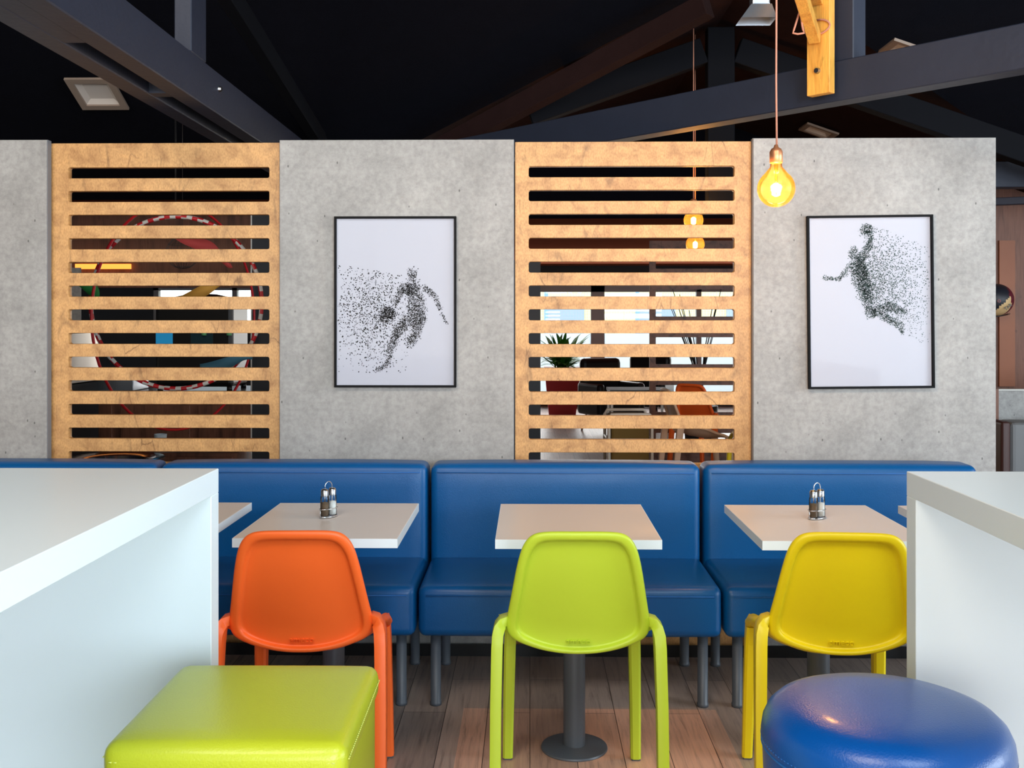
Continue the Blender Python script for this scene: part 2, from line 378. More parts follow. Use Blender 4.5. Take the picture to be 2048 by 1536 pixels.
for x in (-6.2, -4.9, -3.6, -1.98): add_box(bm, (x, WY-0.02, 1.35), (x+0.08, WY+0.1, WZ1))
add_box(bm, (-6.2, WY-0.02, 1.35), (-1.9, WY+0.1, 1.4)); add_box(bm, (-6.2, WY-0.02, 1.9), (-1.9, WY+0.1, WZ1))
w2 = struct('window_2', bm, MATS['window_frame_grey']); obj('pane', box((-6.2, WY+0.05, 1.35), (-1.9, WY+0.056, WZ1)), M_glass, w2)
struct('ground', box((-40, 17.2, -0.2), (40, 60, -0.1)), mat('court_paving', (170, 168, 160), 0.9, var=0.1))
t = thing('mesh_fence', 'pale blue wire mesh fence outside the far windows', 'fence', (0, 22, -0.1))
bm = new_bm()
for i in range(220): add_box(bm, (-3.0+i*0.06, -0.003, 0.05), (-2.995+i*0.06, 0.003, 2.3))
for i in range(34): add_box(bm, (-3.0, -0.005, 0.1+i*0.065), (10.2, 0.005, 0.105+i*0.065))
o = obj('wire_mesh', bm, mat('fence_blue', (130, 165, 200), 0.5), t)
for x in (-3.0, 0.35, 2.3, 4.9, 7.5, 10.2): obj('post', box((x-0.04, -0.03, 0), (x+0.04, 0.03, 2.35)), MATS['fence_blue'], t)
bm = box((-3.0, -0.03, 2.25), (10.2, 0.03, 2.33)); obj('rail', bm, MATS['fence_blue'], t)
t = thing('building', 'pale yellow building standing beyond the mesh fence', 'building', (4, 34, -0.1))
obj('wall', box((-11, 0, 0), (11, 6, 3.1)), mat('yellow_render', (226, 206, 150), 0.9, var=0.1), t)
mat('outdoor_window', (150, 160, 170), 0.2)
for i in range(7): obj('window', box((-9.5+i*3, -0.05, 1.0), (-8.2+i*3, 0.0, 2.3)), MATS['outdoor_window'], t)

# ---------------------------------------------------------------- roof timbers
t = thing('roof_beam', 'double navy tie beam running back over the left screens', 'beam', (-1.48, 0, 2.31))
def plank(x0, x1, y0=0.5, y1=9.0, z0=0.0, z1=0.18): return box((x0, y0, z0), (x1, y1, z1), 0.004, 1)
obj('plank', plank(-0.12, -0.035), M_beam, t); obj('plank', plank(0.035, 0.12), M_beam, t)
bm = new_bm()
for y0, y1 in ((0.5, 3.31), (4.05, 4.12), (6.2, 9.0)): add_box(bm, (-0.035, y0, 0.002), (0.035, y1, 0.178))
add_box(bm, (-0.035, 3.2, 0.10), (0.035, 6.3, 0.178)); obj('spacer', bm, M_beam, t)
bm = new_bm()
for y, z in ((4.46, 0.11), (3.0, 0.06)):
    b2 = bmesh.new(); bmesh.ops.create_cone(b2, cap_ends=True, segments=16, radius1=0.014, radius2=0.011, depth=0.012)
    for v in b2.verts: v.co = Vector((0.126+v.co.z, y+v.co.x, z+v.co.y))
    merge(bm, b2)
obj('bolt', bm, M_steel, t)
post = tag(obj('roof_post', box((-0.035, -0.095, 0), (0.035, 0.095, 1.42), 0.004, 1), M_beam, loc=(-1.395, 4.19, 2.49)), 'upright navy post standing on the double tie beam', 'post')
def bar(name, p0, p1, w, h, m, label, cat='beam'):
    """timber from p0 to p1 (centre of its underside), w wide, h high"""
    p0, p1 = Vector(p0), Vector(p1); d = (p1-p0); L_ = d.length; d.normalize()
    side = d.cross(Vector((0, 0, 1))).normalized(); up = side.cross(d).normalized()
    b = new_bm(); add_box(b, (0, -w/2, 0), (L_, w/2, h), 0.004, 1)
    R = Matrix((d, -side, up)).transposed()
    for v in b.verts: v.co = R @ v.co
    return tag(obj(name, b, m, loc=p0), label, cat)
bar('roof_brace', (-1.40, 4.30, 2.93), (-1.40, 7.2, 2.495), 0.07, 0.11, M_beamd, 'slanting navy brace behind the post on the left tie beam', 'brace')
tie_d = Vector((-0.686, 0.728, 0)); P2 = Vector((0.80, 4.73, 2.31)); nrm = Vector((0.728, 0.686, 0))
a = P2 + nrm*0.05 - tie_d*4.4; b_ = P2 + nrm*0.05 + tie_d*3.0
bar('roof_beam', a, b_, 0.10, 0.166, M_beam, 'dark tie beam crossing above the right screens, carrying the wooden lamp hoist')
q = Vector((1.30, 4.20, 2.476))
o = tag(obj('roof_post', box((-0.05, -0.05, 0), (0.05, 0.05, 1.3), 0.004, 1), M_beam, loc=(1.32, 4.27, 2.476), rot=(0, 0, math.atan2(0.728, -0.686))), 'upright navy post standing on the beam beside the wooden hoist', 'post')
# far truss inside the gable
tag(obj('roof_post', box((-0.085, -0.05, 0), (0.085, 0.05, 1.15), 0.004, 1), M_beamd, loc=(1.2, 6.5, 2.1)), 'king post of the far truss behind the pendant cord', 'post')
bar('rafter', (1.12, 6.5, 3.03), (0.02, 6.5, 2.643), 0.10, 0.16, M_beamd, 'rafter of the far truss falling to the left of its king post', 'rafter')
bar('rafter', (1.28, 6.5, 3.03), (3.6, 6.5, 2.21), 0.10, 0.16, M_beamd, 'rafter of the far truss falling to the right of its king post', 'rafter')
bar('valley_rafter', (-1.2, 7.16, 2.24), (0.98, 5.57, 3.06), 0.10, 0.12, M_ceil2, 'long valley rafter slanting up behind the middle of the partition', 'rafter')
bar('roof_beam', (2.6, 6.9, 2.29), (6.5, 6.9, 2.29), 0.12, 0.17, M_beam, 'blue cross beam at the far right beyond the last panel')
bar('roof_beam', (2.75, 7.3, 2.20), (4.3, 6.3, 2.16), 0.06, 0.05, M_beam, 'thin slanting rail under the blue cross beam at far right')

# recessed square downlights in the slopes
def downlight(loc, n, ang, label, s=0.13):
    t = thing('downlight', label, 'ceiling light', loc, 0, 'recessed square lights in the sloping roof')
    n = Vector(n).normalized(); t.rotation_euler = n.to_track_quat('Z', 'Y').to_euler() 
    bm = new_bm()
    for x0, y0, x1, y1 in ((-s, -s, s, -s*.72), (-s, s*.72, s, s), (-s, -s*.72, -s*.72, s*.72), (s*.72, -s*.72, s, s*.72)):
        add_box(bm, (x0, y0, -0.004), (x1, y1, 0.012))
    obj('frame', bm, MATS['lamp_frame'], t)
    bm = new_bm(); h = 0.02; k = s*.72; i = s*.5
    poly(bm, [(-k, -k, 0.0), (k, -k, 0.0), (i, -i, -h), (-i, -i, -h)]); poly(bm, [(k, -k, 0), (k, k, 0), (i, i, -h), (i, -i, -h)])
    poly(bm, [(k, k, 0), (-k, k, 0), (-i, i, -h), (i, i, -h)]); poly(bm, [(-k, k, 0), (-k, -k, 0), (-i, -i, -h), (-i, i, -h)]); poly(bm, [(-i, -i, -h), (i, -i, -h), (i, i, -h), (-i, i, -h)])
    obj('diffuser', bm, M_lampw, t); return t
mat('lamp_frame', (150, 132, 118), 0.5)
def rz(X, Y):   # height of roof planes
    return 6-0.49*Y
downlight((-2.72, 6.40, 6-0.49*6.40-0.03), (0, -0.49, -1), 0, 'square recessed downlight in the dark slope above the left screen', 0.15)
downlight((2.27, 8.1, 3.3-0.35*1.07-0.03), (-0.35, 0, -1), 0, 'small square downlight just above the right grey panel')
downlight((2.145, 5.85, 3.3-0.35*0.945-0.04), (-0.35, 0, -1), 0, 'square downlight half hidden above the right tie beam')
downlight((0.36, 6.25, 3.3-0.35*0.84-0.04), (0.35, 0, -1), 0, 'downlight peeping out beside the long valley rafter')

# ---------------------------------------------------------------- partition: concrete panels and slatted screens
ZT = 2.172
B = [-2.03, -1.062, -0.064, 0.934, 1.948]
def conc(x0, x1, y0, label, seed):
    t = thing('concrete_panel', label, 'wall panel', ((x0+x1)/2, y0, 0), 0, 'concrete-look partition panels')
    w = (x1-x0)/2
    o = obj('panel', box((-w+.002, 0, 0), (w-.002, 0.045, ZT), 0.0015, 1), M_conc_list[seed], t)
    obj('edging', box((-w, 0.006, 0), (w, 0.039, ZT+0.001)), M_conc_edge, t, label='grey edge band')
    return t
M_conc_list = [M_conc]
conc(-4.2, B[0]-0.012, 4.30, 'grey concrete-look panel at the far left edge, left of the first slatted screen', 0)
conc(B[1], B[2]-0.003, 4.325, 'grey concrete-look panel carrying the ball carrier poster', 0)
conc(B[3]+0.001, B[4], 4.315, 'grey concrete-look panel carrying the leaping player poster', 0)

def rrect(cu, x0, z0, x1, z1, r, n=5):
    pts = []
    for cx, cz, a0 in ((x1-r, z0+r, -PI/2), (x1-r, z1-r, 0), (x0+r, z1-r, PI/2), (x0+r, z0+r, PI)):
        for k in range(n+1): 
            a = a0+PI/2*k/n; pts.append((cx+r*math.cos(a), cz+r*math.sin(a)))
    sp = cu.splines.new('POLY'); sp.points.add(len(pts)-1); sp.use_cyclic_u = True
    for p, (x, z) in zip(sp.points, pts): p.co = (x, z, 0, 1)
def screen(name, x0, x1, sx0, sx1, y, label, m, top=2.165, rows=13, ztop=2.0635, pitch=0.1012, gap=0.0485, thick=0.036):
    cu = bpy.data.curves.new(name, 'CURVE'); cu.dimensions = '2D'; cu.fill_mode = 'BOTH'; cu.extrude = thick/2-0.001; cu.bevel_depth = 0.001; cu.bevel_resolution = 0
    rrect(cu, x0, 0.001, x1, top, 0.0015, 1)
    for k in range(rows): rrect(cu, sx0, ztop-k*pitch-gap, sx1, ztop-k*pitch, 0.009)
    o = mesh_from_curve(cu, name, m, None, (0, y, 0), (PI/2, 0, 0))
    return tag(o, label, 'screen', 'oak slatted screens')
def X_at(px, Y):
    t = (px-1024)/F_PX; c, s = math.cos(math.radians(1.0)), math.sin(math.radians(1.0))
    return Y*(t*c-s)/(c+t*s)
YS = 4.37
screen('slatted_screen', B[0]-0.05, B[1]-0.003, X_at(136, YS-.018), X_at(539, YS-.018), YS, 'oak slatted screen left of the ball carrier poster, hoops hanging behind', M_oak)
screen('slatted_screen', B[2]+0.002, B[3], X_at(1057, YS-.018), X_at(1469.5, YS-.018), YS, 'oak slatted screen between the two posters', M_oak)
struct('baseboard_partition', box((-4.2, 4.296, 0.0), (1.94, 4.299, 0.05)), M_black)

# ---------------------------------------------------------------- posters
def poster(name, cx, cz, w, h, y, tilt, label, caps, cloud, ink, seed, N):
    t = thing(name, label, 'poster', (cx, y, cz), 0); t.rotation_euler = (0, tilt, 0)
    bm = new_bm(); f = 0.009; d = 0.022
    for x0, z0, x1, z1 in ((-w/2, -h/2, w/2, -h/2+f), (-w/2, h/2-f, w/2, h/2), (-w/2, -h/2+f, -w/2+f, h/2-f), (w/2-f, -h/2+f, w/2, h/2-f)):
        add_box(bm, (x0, -d, z0), (x1, 0, z1), 0.001, 1)
    obj('frame', bm, M_frame, t)
    obj('paper', box((-w/2+f, -0.0078, -h/2+f), (w/2-f, -0.004, h/2-f)), M_paper, t)
    rnd = random.Random(seed); pts = []
    iw, ih = w-2*f, h-2*f
    def ok(u, v): return 0.01 < u < 0.99 and 0.01 < v < 0.99
    tot = sum((math.hypot(c[3]-c[0], c[4]-c[1])+c[2]+c[5])*(c[2]+c[5]) for c in caps)
    for (ax, ay, ar, bx, by, br) in caps:
        area_ = (math.hypot(bx-ax, by-ay)+ar+br)*(ar+br)
        for _ in range(int(N*area_/tot)):
            s = rnd.random(); r = (ar+(br-ar)*s); an = rnd.random()*2*PI; q = math.sqrt(rnd.random())*r*(1.0 if rnd.random() < .8 else rnd.uniform(1, 1.5))
            pts.append((ax+(bx-ax)*s+q*math.cos(an), ay+(by-ay)*s+q*math.sin(an)*iw/ih, rnd.uniform(0.0011, 0.0021)))
    for (x, y_, s_) in cloud(rnd): pts.append((x, y_, s_))
    bm = new_bm()
    for u, v, s_ in pts:
        if not ok(u, v): continue
        X = (u-.5)*iw; Z = (.5-v)*ih; an = rnd.random()*PI; k = rnd.uniform(.35, 1)
        c, s = math.cos(an)*s_, math.sin(an)*s_
        f_ = bm.faces.new([bm.verts.new((X+a_*c-b_2*s*k, -0.0084, Z+a_*s+b_2*c*k)) for a_, b_2 in ((-1, -1), (1, -1), (1, 1), (-1, 1))])
    obj('particle_figure', bm, ink, t, label='player made of scattered printed specks')
    obj('glazing', box((-w/2+f, -0.0165, -h/2+f), (w/2-f, -0.0145, h/2-f)), M_glaze, t)
    return t
def capsmap(x0, y0, x1, y1, L_):
    W, H = x1-x0, y1-y0; out = []
    for a in L_: out.append(((a[0]-x0)/W, (a[1]-y0)/H, a[2]/W*0.85, (a[3]-x0)/W, (a[4]-y0)/H, a[5]/W*0.85))
    return out
c1 = capsmap(290, 150, 1190, 1425, [(866, 548, 46, 870, 610, 34), (870, 640, 55, 900, 790, 78), (900, 790, 80, 905, 930, 80), (800, 680, 45, 870, 700, 60), (790, 690, 36, 745, 800, 22),
    (670, 890, 74, 672, 888, 74), (690, 870, 55, 700, 880, 60), (850, 910, 68, 750, 1030, 42), (750, 1030, 42, 705, 1130, 34), (705, 1130, 32, 685, 1250, 22), (685, 1260, 24, 590, 1318, 22),
    (930, 900, 66, 890, 1040, 46), (890, 1050, 44, 845, 1110, 44), (960, 680, 34, 1040, 740, 28), (1040, 740, 26, 1085, 850, 18), (1090, 870, 16, 1135, 955, 14)])
def cloud1(r):
    out = []
    for _ in range(2100):
        y = r.gauss(0.56, 0.17); x = r.gauss(0.34, 0.19)
        if x < 0.01 or x > .62: x = r.random()*0.42
        if y < 0.27 + 0.12*x or y > 0.93: continue
        out.append((x, y, r.uniform(0.0011, 0.0027)))
    return out
c2 = capsmap(225, 135, 1155, 1425, [(668, 228, 58, 669, 229, 58), (668, 228, 40, 669, 229, 40), (700, 265, 24, 700, 330, 26), (700, 330, 28, 640, 420, 42), (640, 420, 40, 600, 480, 50), (560, 385, 50, 572, 430, 40), (590, 480, 66, 620, 600, 84), (620, 600, 84, 680, 800, 60), (610, 470, 50, 650, 700, 55),
    (690, 850, 52, 700, 870, 48), (545, 500, 34, 455, 605, 22), (455, 605, 18, 330, 590, 22), (720, 865, 44, 850, 810, 44), (850, 815, 44, 960, 865, 26), (780, 890, 36, 900, 945, 36), (915, 950, 34, 936, 1030, 16)])
def cloud2(r):
    out = []
    for _ in range(4200):
        x = 0.45+abs(r.gauss(0, 0.26)); y = r.gauss(0.40, 0.19)
        if x > 0.99 or y < 0.05 + 0.28*max(0, x-0.55) or y > 0.92 or y > 0.52+0.45*(x-0.4): continue
        if y < 0.14 and x > .8: continue
        out.append((x, y, r.uniform(0.0012, 0.0022)))
    return out
YP = 4.322
xa, xb = X_at(670, YP), X_at(913, YP)
poster('framed_poster', (xa+xb)/2, 1.41+(640-604)*4.34/F_PX, xb-xa, 0.720, YP, 0, 'black-framed poster of a running ball carrier dissolving into specks to the left', c1, cloud1, M_ink, 4, 4600)
YP = 4.312
xa, xb = X_at(1613.5, YP), X_at(1864.5, YP)
poster('framed_poster', (xa+xb)/2, 1.41+(640-604)*4.30/F_PX, xb-xa, 0.722, YP, math.radians(-0.6), 'black-framed poster of a leaping player raising a ball, specks drifting right', c2, cloud2, M_ink2, 7, 4800)

# ---------------------------------------------------------------- benches
def soft_box(lo, hi, bev, crown=0.0, n=14):
    """upholstered block: bevelled box, finely cut, with slightly puffed faces"""
    t = new_bm(); add_box(t, lo, hi, bev, 4)
    bmesh.ops.remove_doubles(t, verts=list(t.verts), dist=1e-5)
    for ax in (0, 1, 2):
        for k in range(1, n if ax == 0 else 6):
            co = [0, 0, 0]; no = [0, 0, 0]; no[ax] = 1; co[ax] = lo[ax]+(hi[ax]-lo[ax])*k/(n if ax == 0 else 6)
            bmesh.ops.bisect_plane(t, geom=list(t.verts)+list(t.edges)+list(t.faces), plane_co=co, plane_no=no, dist=1e-6)
    c = [(lo[i]+hi[i])/2 for i in range(3)]; h = [(hi[i]-lo[i])/2 for i in range(3)]
    for v in t.verts:
        q = [(v.co[i]-c[i])/h[i] for i in range(3)]
        for i in (1, 2):
            o1, o2 = [q[j] for j in range(3) if j != i]
            v.co[i] += crown*q[i]*abs(q[i])**3*(1-o1**4)*(1-o2**4)
    for f in t.faces: f.smooth = True
    return t
def tube_obj(name, pts, r, m, parent, seg=10, closed=False): return obj(name, add_tube(new_bm(), pts, r, seg, closed), m, parent)
def bench(x0, x1, label):
    t = thing('bench', label, 'bench', ((x0+x1)/2, 3.68, 0), 0, 'blue upholstered banquette benches')
    w = (x1-x0)/2-0.004
    obj('seat', soft_box((-w, 0, 0.268), (w, 0.47, 0.452), 0.028, 0.006), M_blue, t)
    obj('backrest', soft_box((-w+.002, 0.45, 0.27), (w-.002, 0.605, 0.826), 0.030, 0.006), M_blue, t)
    tube_obj('seam', [(-w+.03, -0.006, 0.420), (0, -0.0085, 0.420), (w-.03, -0.006, 0.420)], 0.0022, M_stitch_b, t, 6)
    tube_obj('seam', [(-w+.03, 0.444, 0.795), (0, 0.4415, 0.795), (w-.03, 0.444, 0.795)], 0.0022, M_stitch_b, t, 6)
    for sx in (-1, 1):
        for y in (0.075, 0.52):
            bm = new_bm(); add_lathe(bm, [(0, 0), (0.021, 0), (0.021, 0.012), (0.019, 0.014), (0.019, 0.272), (0, 0.272)], (sx*(w-0.058), y, 0), 24)
            obj('leg', bm, M_steelgrey, t)
    return t
bench(-0.407, 0.693, 'blue bench module behind the lime chair')
bench(-1.508, -0.409, 'blue bench module behind the orange chair')
bench(0.695, 1.800, 'blue bench module behind the yellow chair')
bench(-2.61, -1.510, 'leftmost blue bench module, mostly behind the white counter')

# ---------------------------------------------------------------- pedestal tables
def make_table(loc, label):
    t = thing('pedestal_table', label, 'table', loc, 0, 'white pedestal tables along the bench')
    obj('tabletop', box((-.249, -.299, .7245), (.249, .299, .75), 0.001, 1), M_top, t)
    bm = new_bm()
    for lo, hi in (((-.2505, -.3005, .722), (.2505, -.2985, .7495)), ((-.2505, .2985, .722), (.2505, .3005, .7495)), ((-.2505, -.3, .722), (-.2485, .3, .7495)), ((.2485, -.3, .722), (.2505, .3, .7495))): add_box(bm, lo, hi)
    obj('edge_band', bm, M_white, t, label='white edge band')
    sharp(obj('pedestal', add_lathe(new_bm(), [(0, 0.008), (0.036, 0.008), (0.036, 0.715), (0, 0.715)], seg=32), M_steelgrey, t))
    sharp(obj('base_plate', add_lathe(new_bm(), [(0, 0), (0.108, 0), (0.110, 0.003), (0.108, 0.008), (0.040, 0.014), (0, 0.014)], seg=48), M_steelgrey, t))
    bm = box((-.16, -.05, .713), (.16, .05, .7225)); obj('mounting_plate', bm, M_steelgrey, t)
    return t
tb = make_table((0.146, 3.38, 0), 'white pedestal table in front of the lime chair, nothing on it')
copy_tree(tb, (-0.650, 3.385, 0), 0, 'white pedestal table at the orange chair, a shaker caddy on it')
copy_tree(tb, (0.945, 3.375, 0), 0, 'white pedestal table at the yellow chair, a shaker caddy on it')
copy_tree(tb, (-1.256, 3.39, 0), 0, 'leftmost pedestal table, its corner showing past the left counter')
copy_tree(tb, (1.560, 3.37, 0), 0, 'rightmost pedestal table, a sliver showing past the right counter')

# ---------------------------------------------------------------- shaker caddies
def caddy(loc, rzv, label, tl):
    t = thing('condiment_caddy', label, 'caddy', loc, rzv, 'chrome caddies on the pedestal tables')
    bm = new_bm(); n = 28
    def oval(z, a, b): return [(a*math.cos(2*PI*k/n), b*math.sin(2*PI*k/n), z) for k in range(n)]
    add_tube(bm, oval(0.004, 0.036, 0.020), 0.0022, 8, True); add_tube(bm, oval(0.030, 0.037, 0.021), 0.0013, 8, True)
    for sx in (-1, 1): add_tube(bm, [(sx*0.037, 0, 0.004), (sx*0.037, 0, 0.030)], 0.0013, 8)
    vs = [bm.verts.new(p) for p in oval(0.0035, 0.036, 0.020)]; bm.faces.new(vs)
    obj('wire_base', bm, M_chrome, t)
    pts = [(0, -0.0, 0.004), (0.0, 0, 0.095)]
    arc = [(0.016*math.cos(PI*k/12), 0, 0.103+0.016*math.sin(PI*k/12)) for k in range(13)]
    bm = new_bm(); add_tube(bm, [(0.016, 0, 0.03)]+arc+[(-0.016, 0, 0.03)], 0.0015, 8); add_tube(bm, [(0, 0, 0.004), (0, 0, 0.06)], 0.0015, 8); obj('handle', bm, M_chrome, t)
    for sx, fm, nm in ((-1, M_pepper, 'pepper shaker'), (1, M_salt, 'salt shaker')):
        s = tag(obj('shaker', add_lathe(new_bm(), [(0.0, 0), (0.0145, 0.0005), (0.0150, 0.004), (0.0145, 0.055), (0.0135, 0.066), (0.012, 0.070)], seg=24), M_glass, loc=Vector(loc)+Vector((sx*0.0175*math.cos(rzv), sx*0.0175*math.sin(rzv), 0.006))), tl % nm, 'shaker', 'salt and pepper shakers')
        obj('contents', add_lathe(new_bm(), [(0, 0.002), (0.0130, 0.002), (0.0130, 0.045), (0, 0.047)], seg=24), fm, s)
        obj('cap', add_lathe(new_bm(), [(0.0128, 0.066), (0.0128, 0.084), (0.009, 0.090), (0, 0.091)], seg=24), M_steel, s)
    return t
caddy((-0.674, 3.42, 0.7505), 0.95, 'chrome shaker caddy on the table at the orange chair', 'glass %s in the caddy at the orange chair')
caddy((0.953, 3.42, 0.7505), 0.6, 'chrome shaker caddy on the table at the yellow chair', 'glass %s in the caddy at the yellow chair')

# ---------------------------------------------------------------- plastic chairs
OUT = [(0.0, .840), (.05, .840), (.085, .839), (.112, .836), (.132, .827), (.148, .808), (.159, .782), (.167, .750), (.174, .715), (.181, .675), (.188, .635), (.195, .598), (.200, .568),
       (.200, .545), (.193, .527), (.176, .513), (.150, .502), (.115, .491), (.08, .484), (.04, .479), (0.0, .478)]
def yback(x, z):   # local y of the outer (rear) face of the shell; rear of chair is -y
    s = max(0.0, (0.84-z)/0.36)
    return -0.270 + 0.105*s**1.25 + 0.55*x*x*(0.8+0.5*s)
def make_chair(m, loc, rzv, label, group=None):
    t = thing('chair', label, 'chair', loc, rzv, group)
    full = OUT + [(-x, z) for x, z in reversed(OUT[1:-1])]
    # resample
    P = []; 
    for i in range(len(full)):
        a, b = full[i], full[(i+1) % len(full)]; n = 3
        for k in range(n): P.append((a[0]+(b[0]-a[0])*k/n, a[1]+(b[1]-a[1])*k/n))
    for _ in range(3): P = [((P[i-1][0]+2*P[i][0]+P[(i+1) % len(P)][0])/4, (P[i-1][1]+2*P[i][1]+P[(i+1) % len(P)][1])/4) for i in range(len(P))]
    zc = 0.665; bm = new_bm(); rings = []
    # (scale, offset in y relative to rear surface): from front centre out, round the rim, recess, rear centre
    spec = [(0.25, .018), (0.5, .018), (0.75, .017), (0.92, .013), (0.975, .009), (1.0, .002), (1.003, -.005), (0.990, -.012), (0.955, -.014), (0.900, -.013), (0.870, -.010), (0.853, -.001), (0.835, 0.005), (0.80, .007), (0.55, .007), (0.28, .007)]
    for s, dy in spec:
        rg = []
        for x, z in P:
            s2 = s if (z > zc or s < .7) else 1-(1-s)*.5
            X = x*s; Z = zc+(z-zc)*s2
            rg.append(bm.verts.new((X, yback(X, Z)+dy, Z)))
        rings.append(rg)
    n = len(P)
    for a, b in zip(rings, rings[1:]):
        for k in range(n): bm.faces.new([a[k], a[(k+1) % n], b[(k+1) % n], b[k]])
    for rg, dy in ((rings[0], .018), (rings[-1], .007)):
        c = bm.verts.new((0, yback(0, zc)+dy, zc))
        for k in range(n): bm.faces.new([rg[k], rg[(k+1) % n], c])
    obj('backrest', bm, m, t, smooth=True)
    # seat with raised sides
    bm = new_bm(); NX, NY = 26, 24; grid = {}
    ZE = [(-.175, .564), (-.1, .556), (.0, .533), (.14, .484), (.27, .434)]; WE = [(-.175, .200), (-.13, .215), (-.06, .226), (.1, .224), (.27, .203)]
    def lerp(tab, y):
        for (a, va), (b, vb) in zip(tab, tab[1:]):
            if y <= b: s = (y-a)/(b-a); s = max(0, min(1, s)); s = s*s*(3-2*s)*0.5+s*0.5; return va+(vb-va)*s
        return tab[-1][1]
    for side in (0, 1):
        for i in range(NX+1):
            for j in range(NY+1):
                u = -1+2*i/NX; y = -0.175+0.445*j/NY
                w = lerp(WE, y)
                zm = lerp([(-.175, .516), (-.08, .468), (.05, .448), (.2, .458), (.27, .436)], y)
                ze = lerp(ZE, y)
                z = zm+(ze-zm)*abs(u)**(3.5 if y > 0 else 3.5+y*8)
                if side: z -= 0.020
                yy = y + (1-j/NY)**2*(.016+.70*(w*u)**2)   # rear edge follows the curve of the shell
                grid[side, i, j] = bm.verts.new((w*u*(1 if not side else .97), yy, z))
    for side in (0, 1):
        for i in range(NX):
            for j in range(NY): bm.faces.new([grid[side, i, j], grid[side, i+1, j], grid[side, i+1, j+1], grid[side, i, j+1]])
    for i in range(NX):
        for j in (0, NY): bm.faces.new([grid[0, i, j], grid[0, i+1, j], grid[1, i+1, j], grid[1, i, j]])
    for j in range(NY):
        for i in (0, NX): bm.faces.new([grid[0, i, j], grid[0, i, j+1], grid[1, i, j+1], grid[1, i, j]])
    for sd in (-1, 1):   # rolled side edge running from the shoulder to the front corner
        ys = [-.165+.430*k/20 for k in range(21)]
        add_tube(bm, [(sd*(lerp(WE, y)-.006), y, lerp(ZE, y)-.010) for y in ys], [.012]*19+[.011, .006], 10)
    obj('seat', bm, m, t, smooth=True)
    for s in (-1, 1):
        # rear leg: comes out of the shell side, shoulders over and runs down
        bm = new_bm()
        path = [(.176, -.148, .548), (.189, -.157, .566), (.200, -.168, .572), (.209, -.178, .570), (.2175, -.187, .561), (.2225, -.196, .543), (.2245, -.203, .51), (.2275, -.222, .35), (.2285, -.243, .15), (.2300, -.258, .006)]
        wid = [.018, .030, .040, .048]  
        secs = [(.030, .03), (.030, .040), (.030, .046), (.030, .052), (.031, .056), (.031, .058), (.031, .056), (.030, .048), (.030, .042), (.029, .038)]
        rings = []
        for i, p in enumerate(path):
            a = Vector(path[max(0, i-1)]); b = Vector(path[min(len(path)-1, i+1)]); d = (b-a); d.y = 0; d.normalize()
            nx = Vector((d.z, 0, -d.x))   # across the leg
            w_, dep = secs[i]; c = Vector(p); q = []
            for ex, ey in ((-.5, -.5), (-.5, .5), (.5, .5), (.5, -.5)): q.append(c+nx*(ex*w_)+Vector((0, ey*dep, 0)))
            rg = [Vector((v.x*s, v.y, v.z)) for v in q]; rings.append([bm.verts.new(v) for v in rg])
        for a, b in zip(rings, rings[1:]):
            for k in range(4): bm.faces.new([a[k], a[(k+1) % 4], b[(k+1) % 4], b[k]])
        bm.faces.new(rings[0]); bm.faces.new(rings[-1])
        bmesh.ops.recalc_face_normals(bm, faces=list(bm.faces))
        ed = [e for e in bm.edges if len(e.link_faces) == 2 and e.calc_face_angle(0) > 0.9]
        bmesh.ops.bevel(bm, geom=ed, offset=0.004, segments=2, affect='EDGES', profile=0.5, clamp_overlap=True)
        l = obj('leg', bm, m, t); sharp(l, 35); obj('foot_pad', box((s*.2305-.013, -.2745, 0), (s*.2305+.013, -.2425, .007), .002, 1), M_steelgrey, l)
        bm = new_bm()
        add_sweep(bm, [(s*.194, .218, .440), (s*.197, .228, .38), (s*.201, .243, .22), (s*.205, .262, .006)], [(.038, .060), (.037, .052), (.035, .044), (.032, .036)], .007)
        l = obj('leg', bm, m, t); obj('foot_pad', box((s*.205-.014, .246, 0), (s*.205+.014, .278, .007), .002, 1), M_steelgrey, l)
    zt_ = 0.505; 
    text_mesh('emeco', 0.026, 'embossed_mark', m, t, (0, yback(0, zt_+.006)+0.0015, zt_+.009), (PI/2+0.36, 0, 0), 0.0022)
    return t
CH = [(M_orange, (-0.648, 3.035, 0), math.radians(2.6), 'orange plastic chair seen from behind, lime pouf before it'),
      (M_lime, (0.134, 3.035, 0), 0.0, 'lime green plastic chair in the middle, seen from behind'),
      (M_yellow, (0.880, 3.035, 0), math.radians(-5.0), 'yellow plastic chair seen from behind, cut by the right counter')]
chair0 = make_chair(M_lime, CH[1][1], 0.0, CH[1][3], 'plastic chairs at the pedestal tables')
copy_tree(chair0, CH[0][1], CH[0][2], CH[0][3], swap={M_lime: M_orange})
copy_tree(chair0, CH[2][1], CH[2][2], CH[2][3], swap={M_lime: M_yellow})

# ---------------------------------------------------------------- high counters
def counter(x0, x1, yfar, h, label, side):
    t = thing('bar_counter', label, 'counter', ((x0+x1)/2, yfar, 0)); w = (x1-x0)/2
    obj('top', box((-w, -2.3, h-0.05), (w, 0, h), 0.0012, 1), M_white, t)
    obj('end_panel', box((-w, -0.05, 0), (w, 0, h-0.05), 0.0012, 1), M_white, t)
    obj('end_panel', box((-w, -2.3, 0), (w, -2.25, h-0.05), 0.0012, 1), M_white, t)
    return t
counter(-2.1, -0.650, 2.13, 1.10, 'tall white waterfall counter at the left, beside the lime pouf', -1)
counter(0.772, 2.2, 2.115, 1.10, 'tall white waterfall counter at the right, beside the round blue stool', 1)

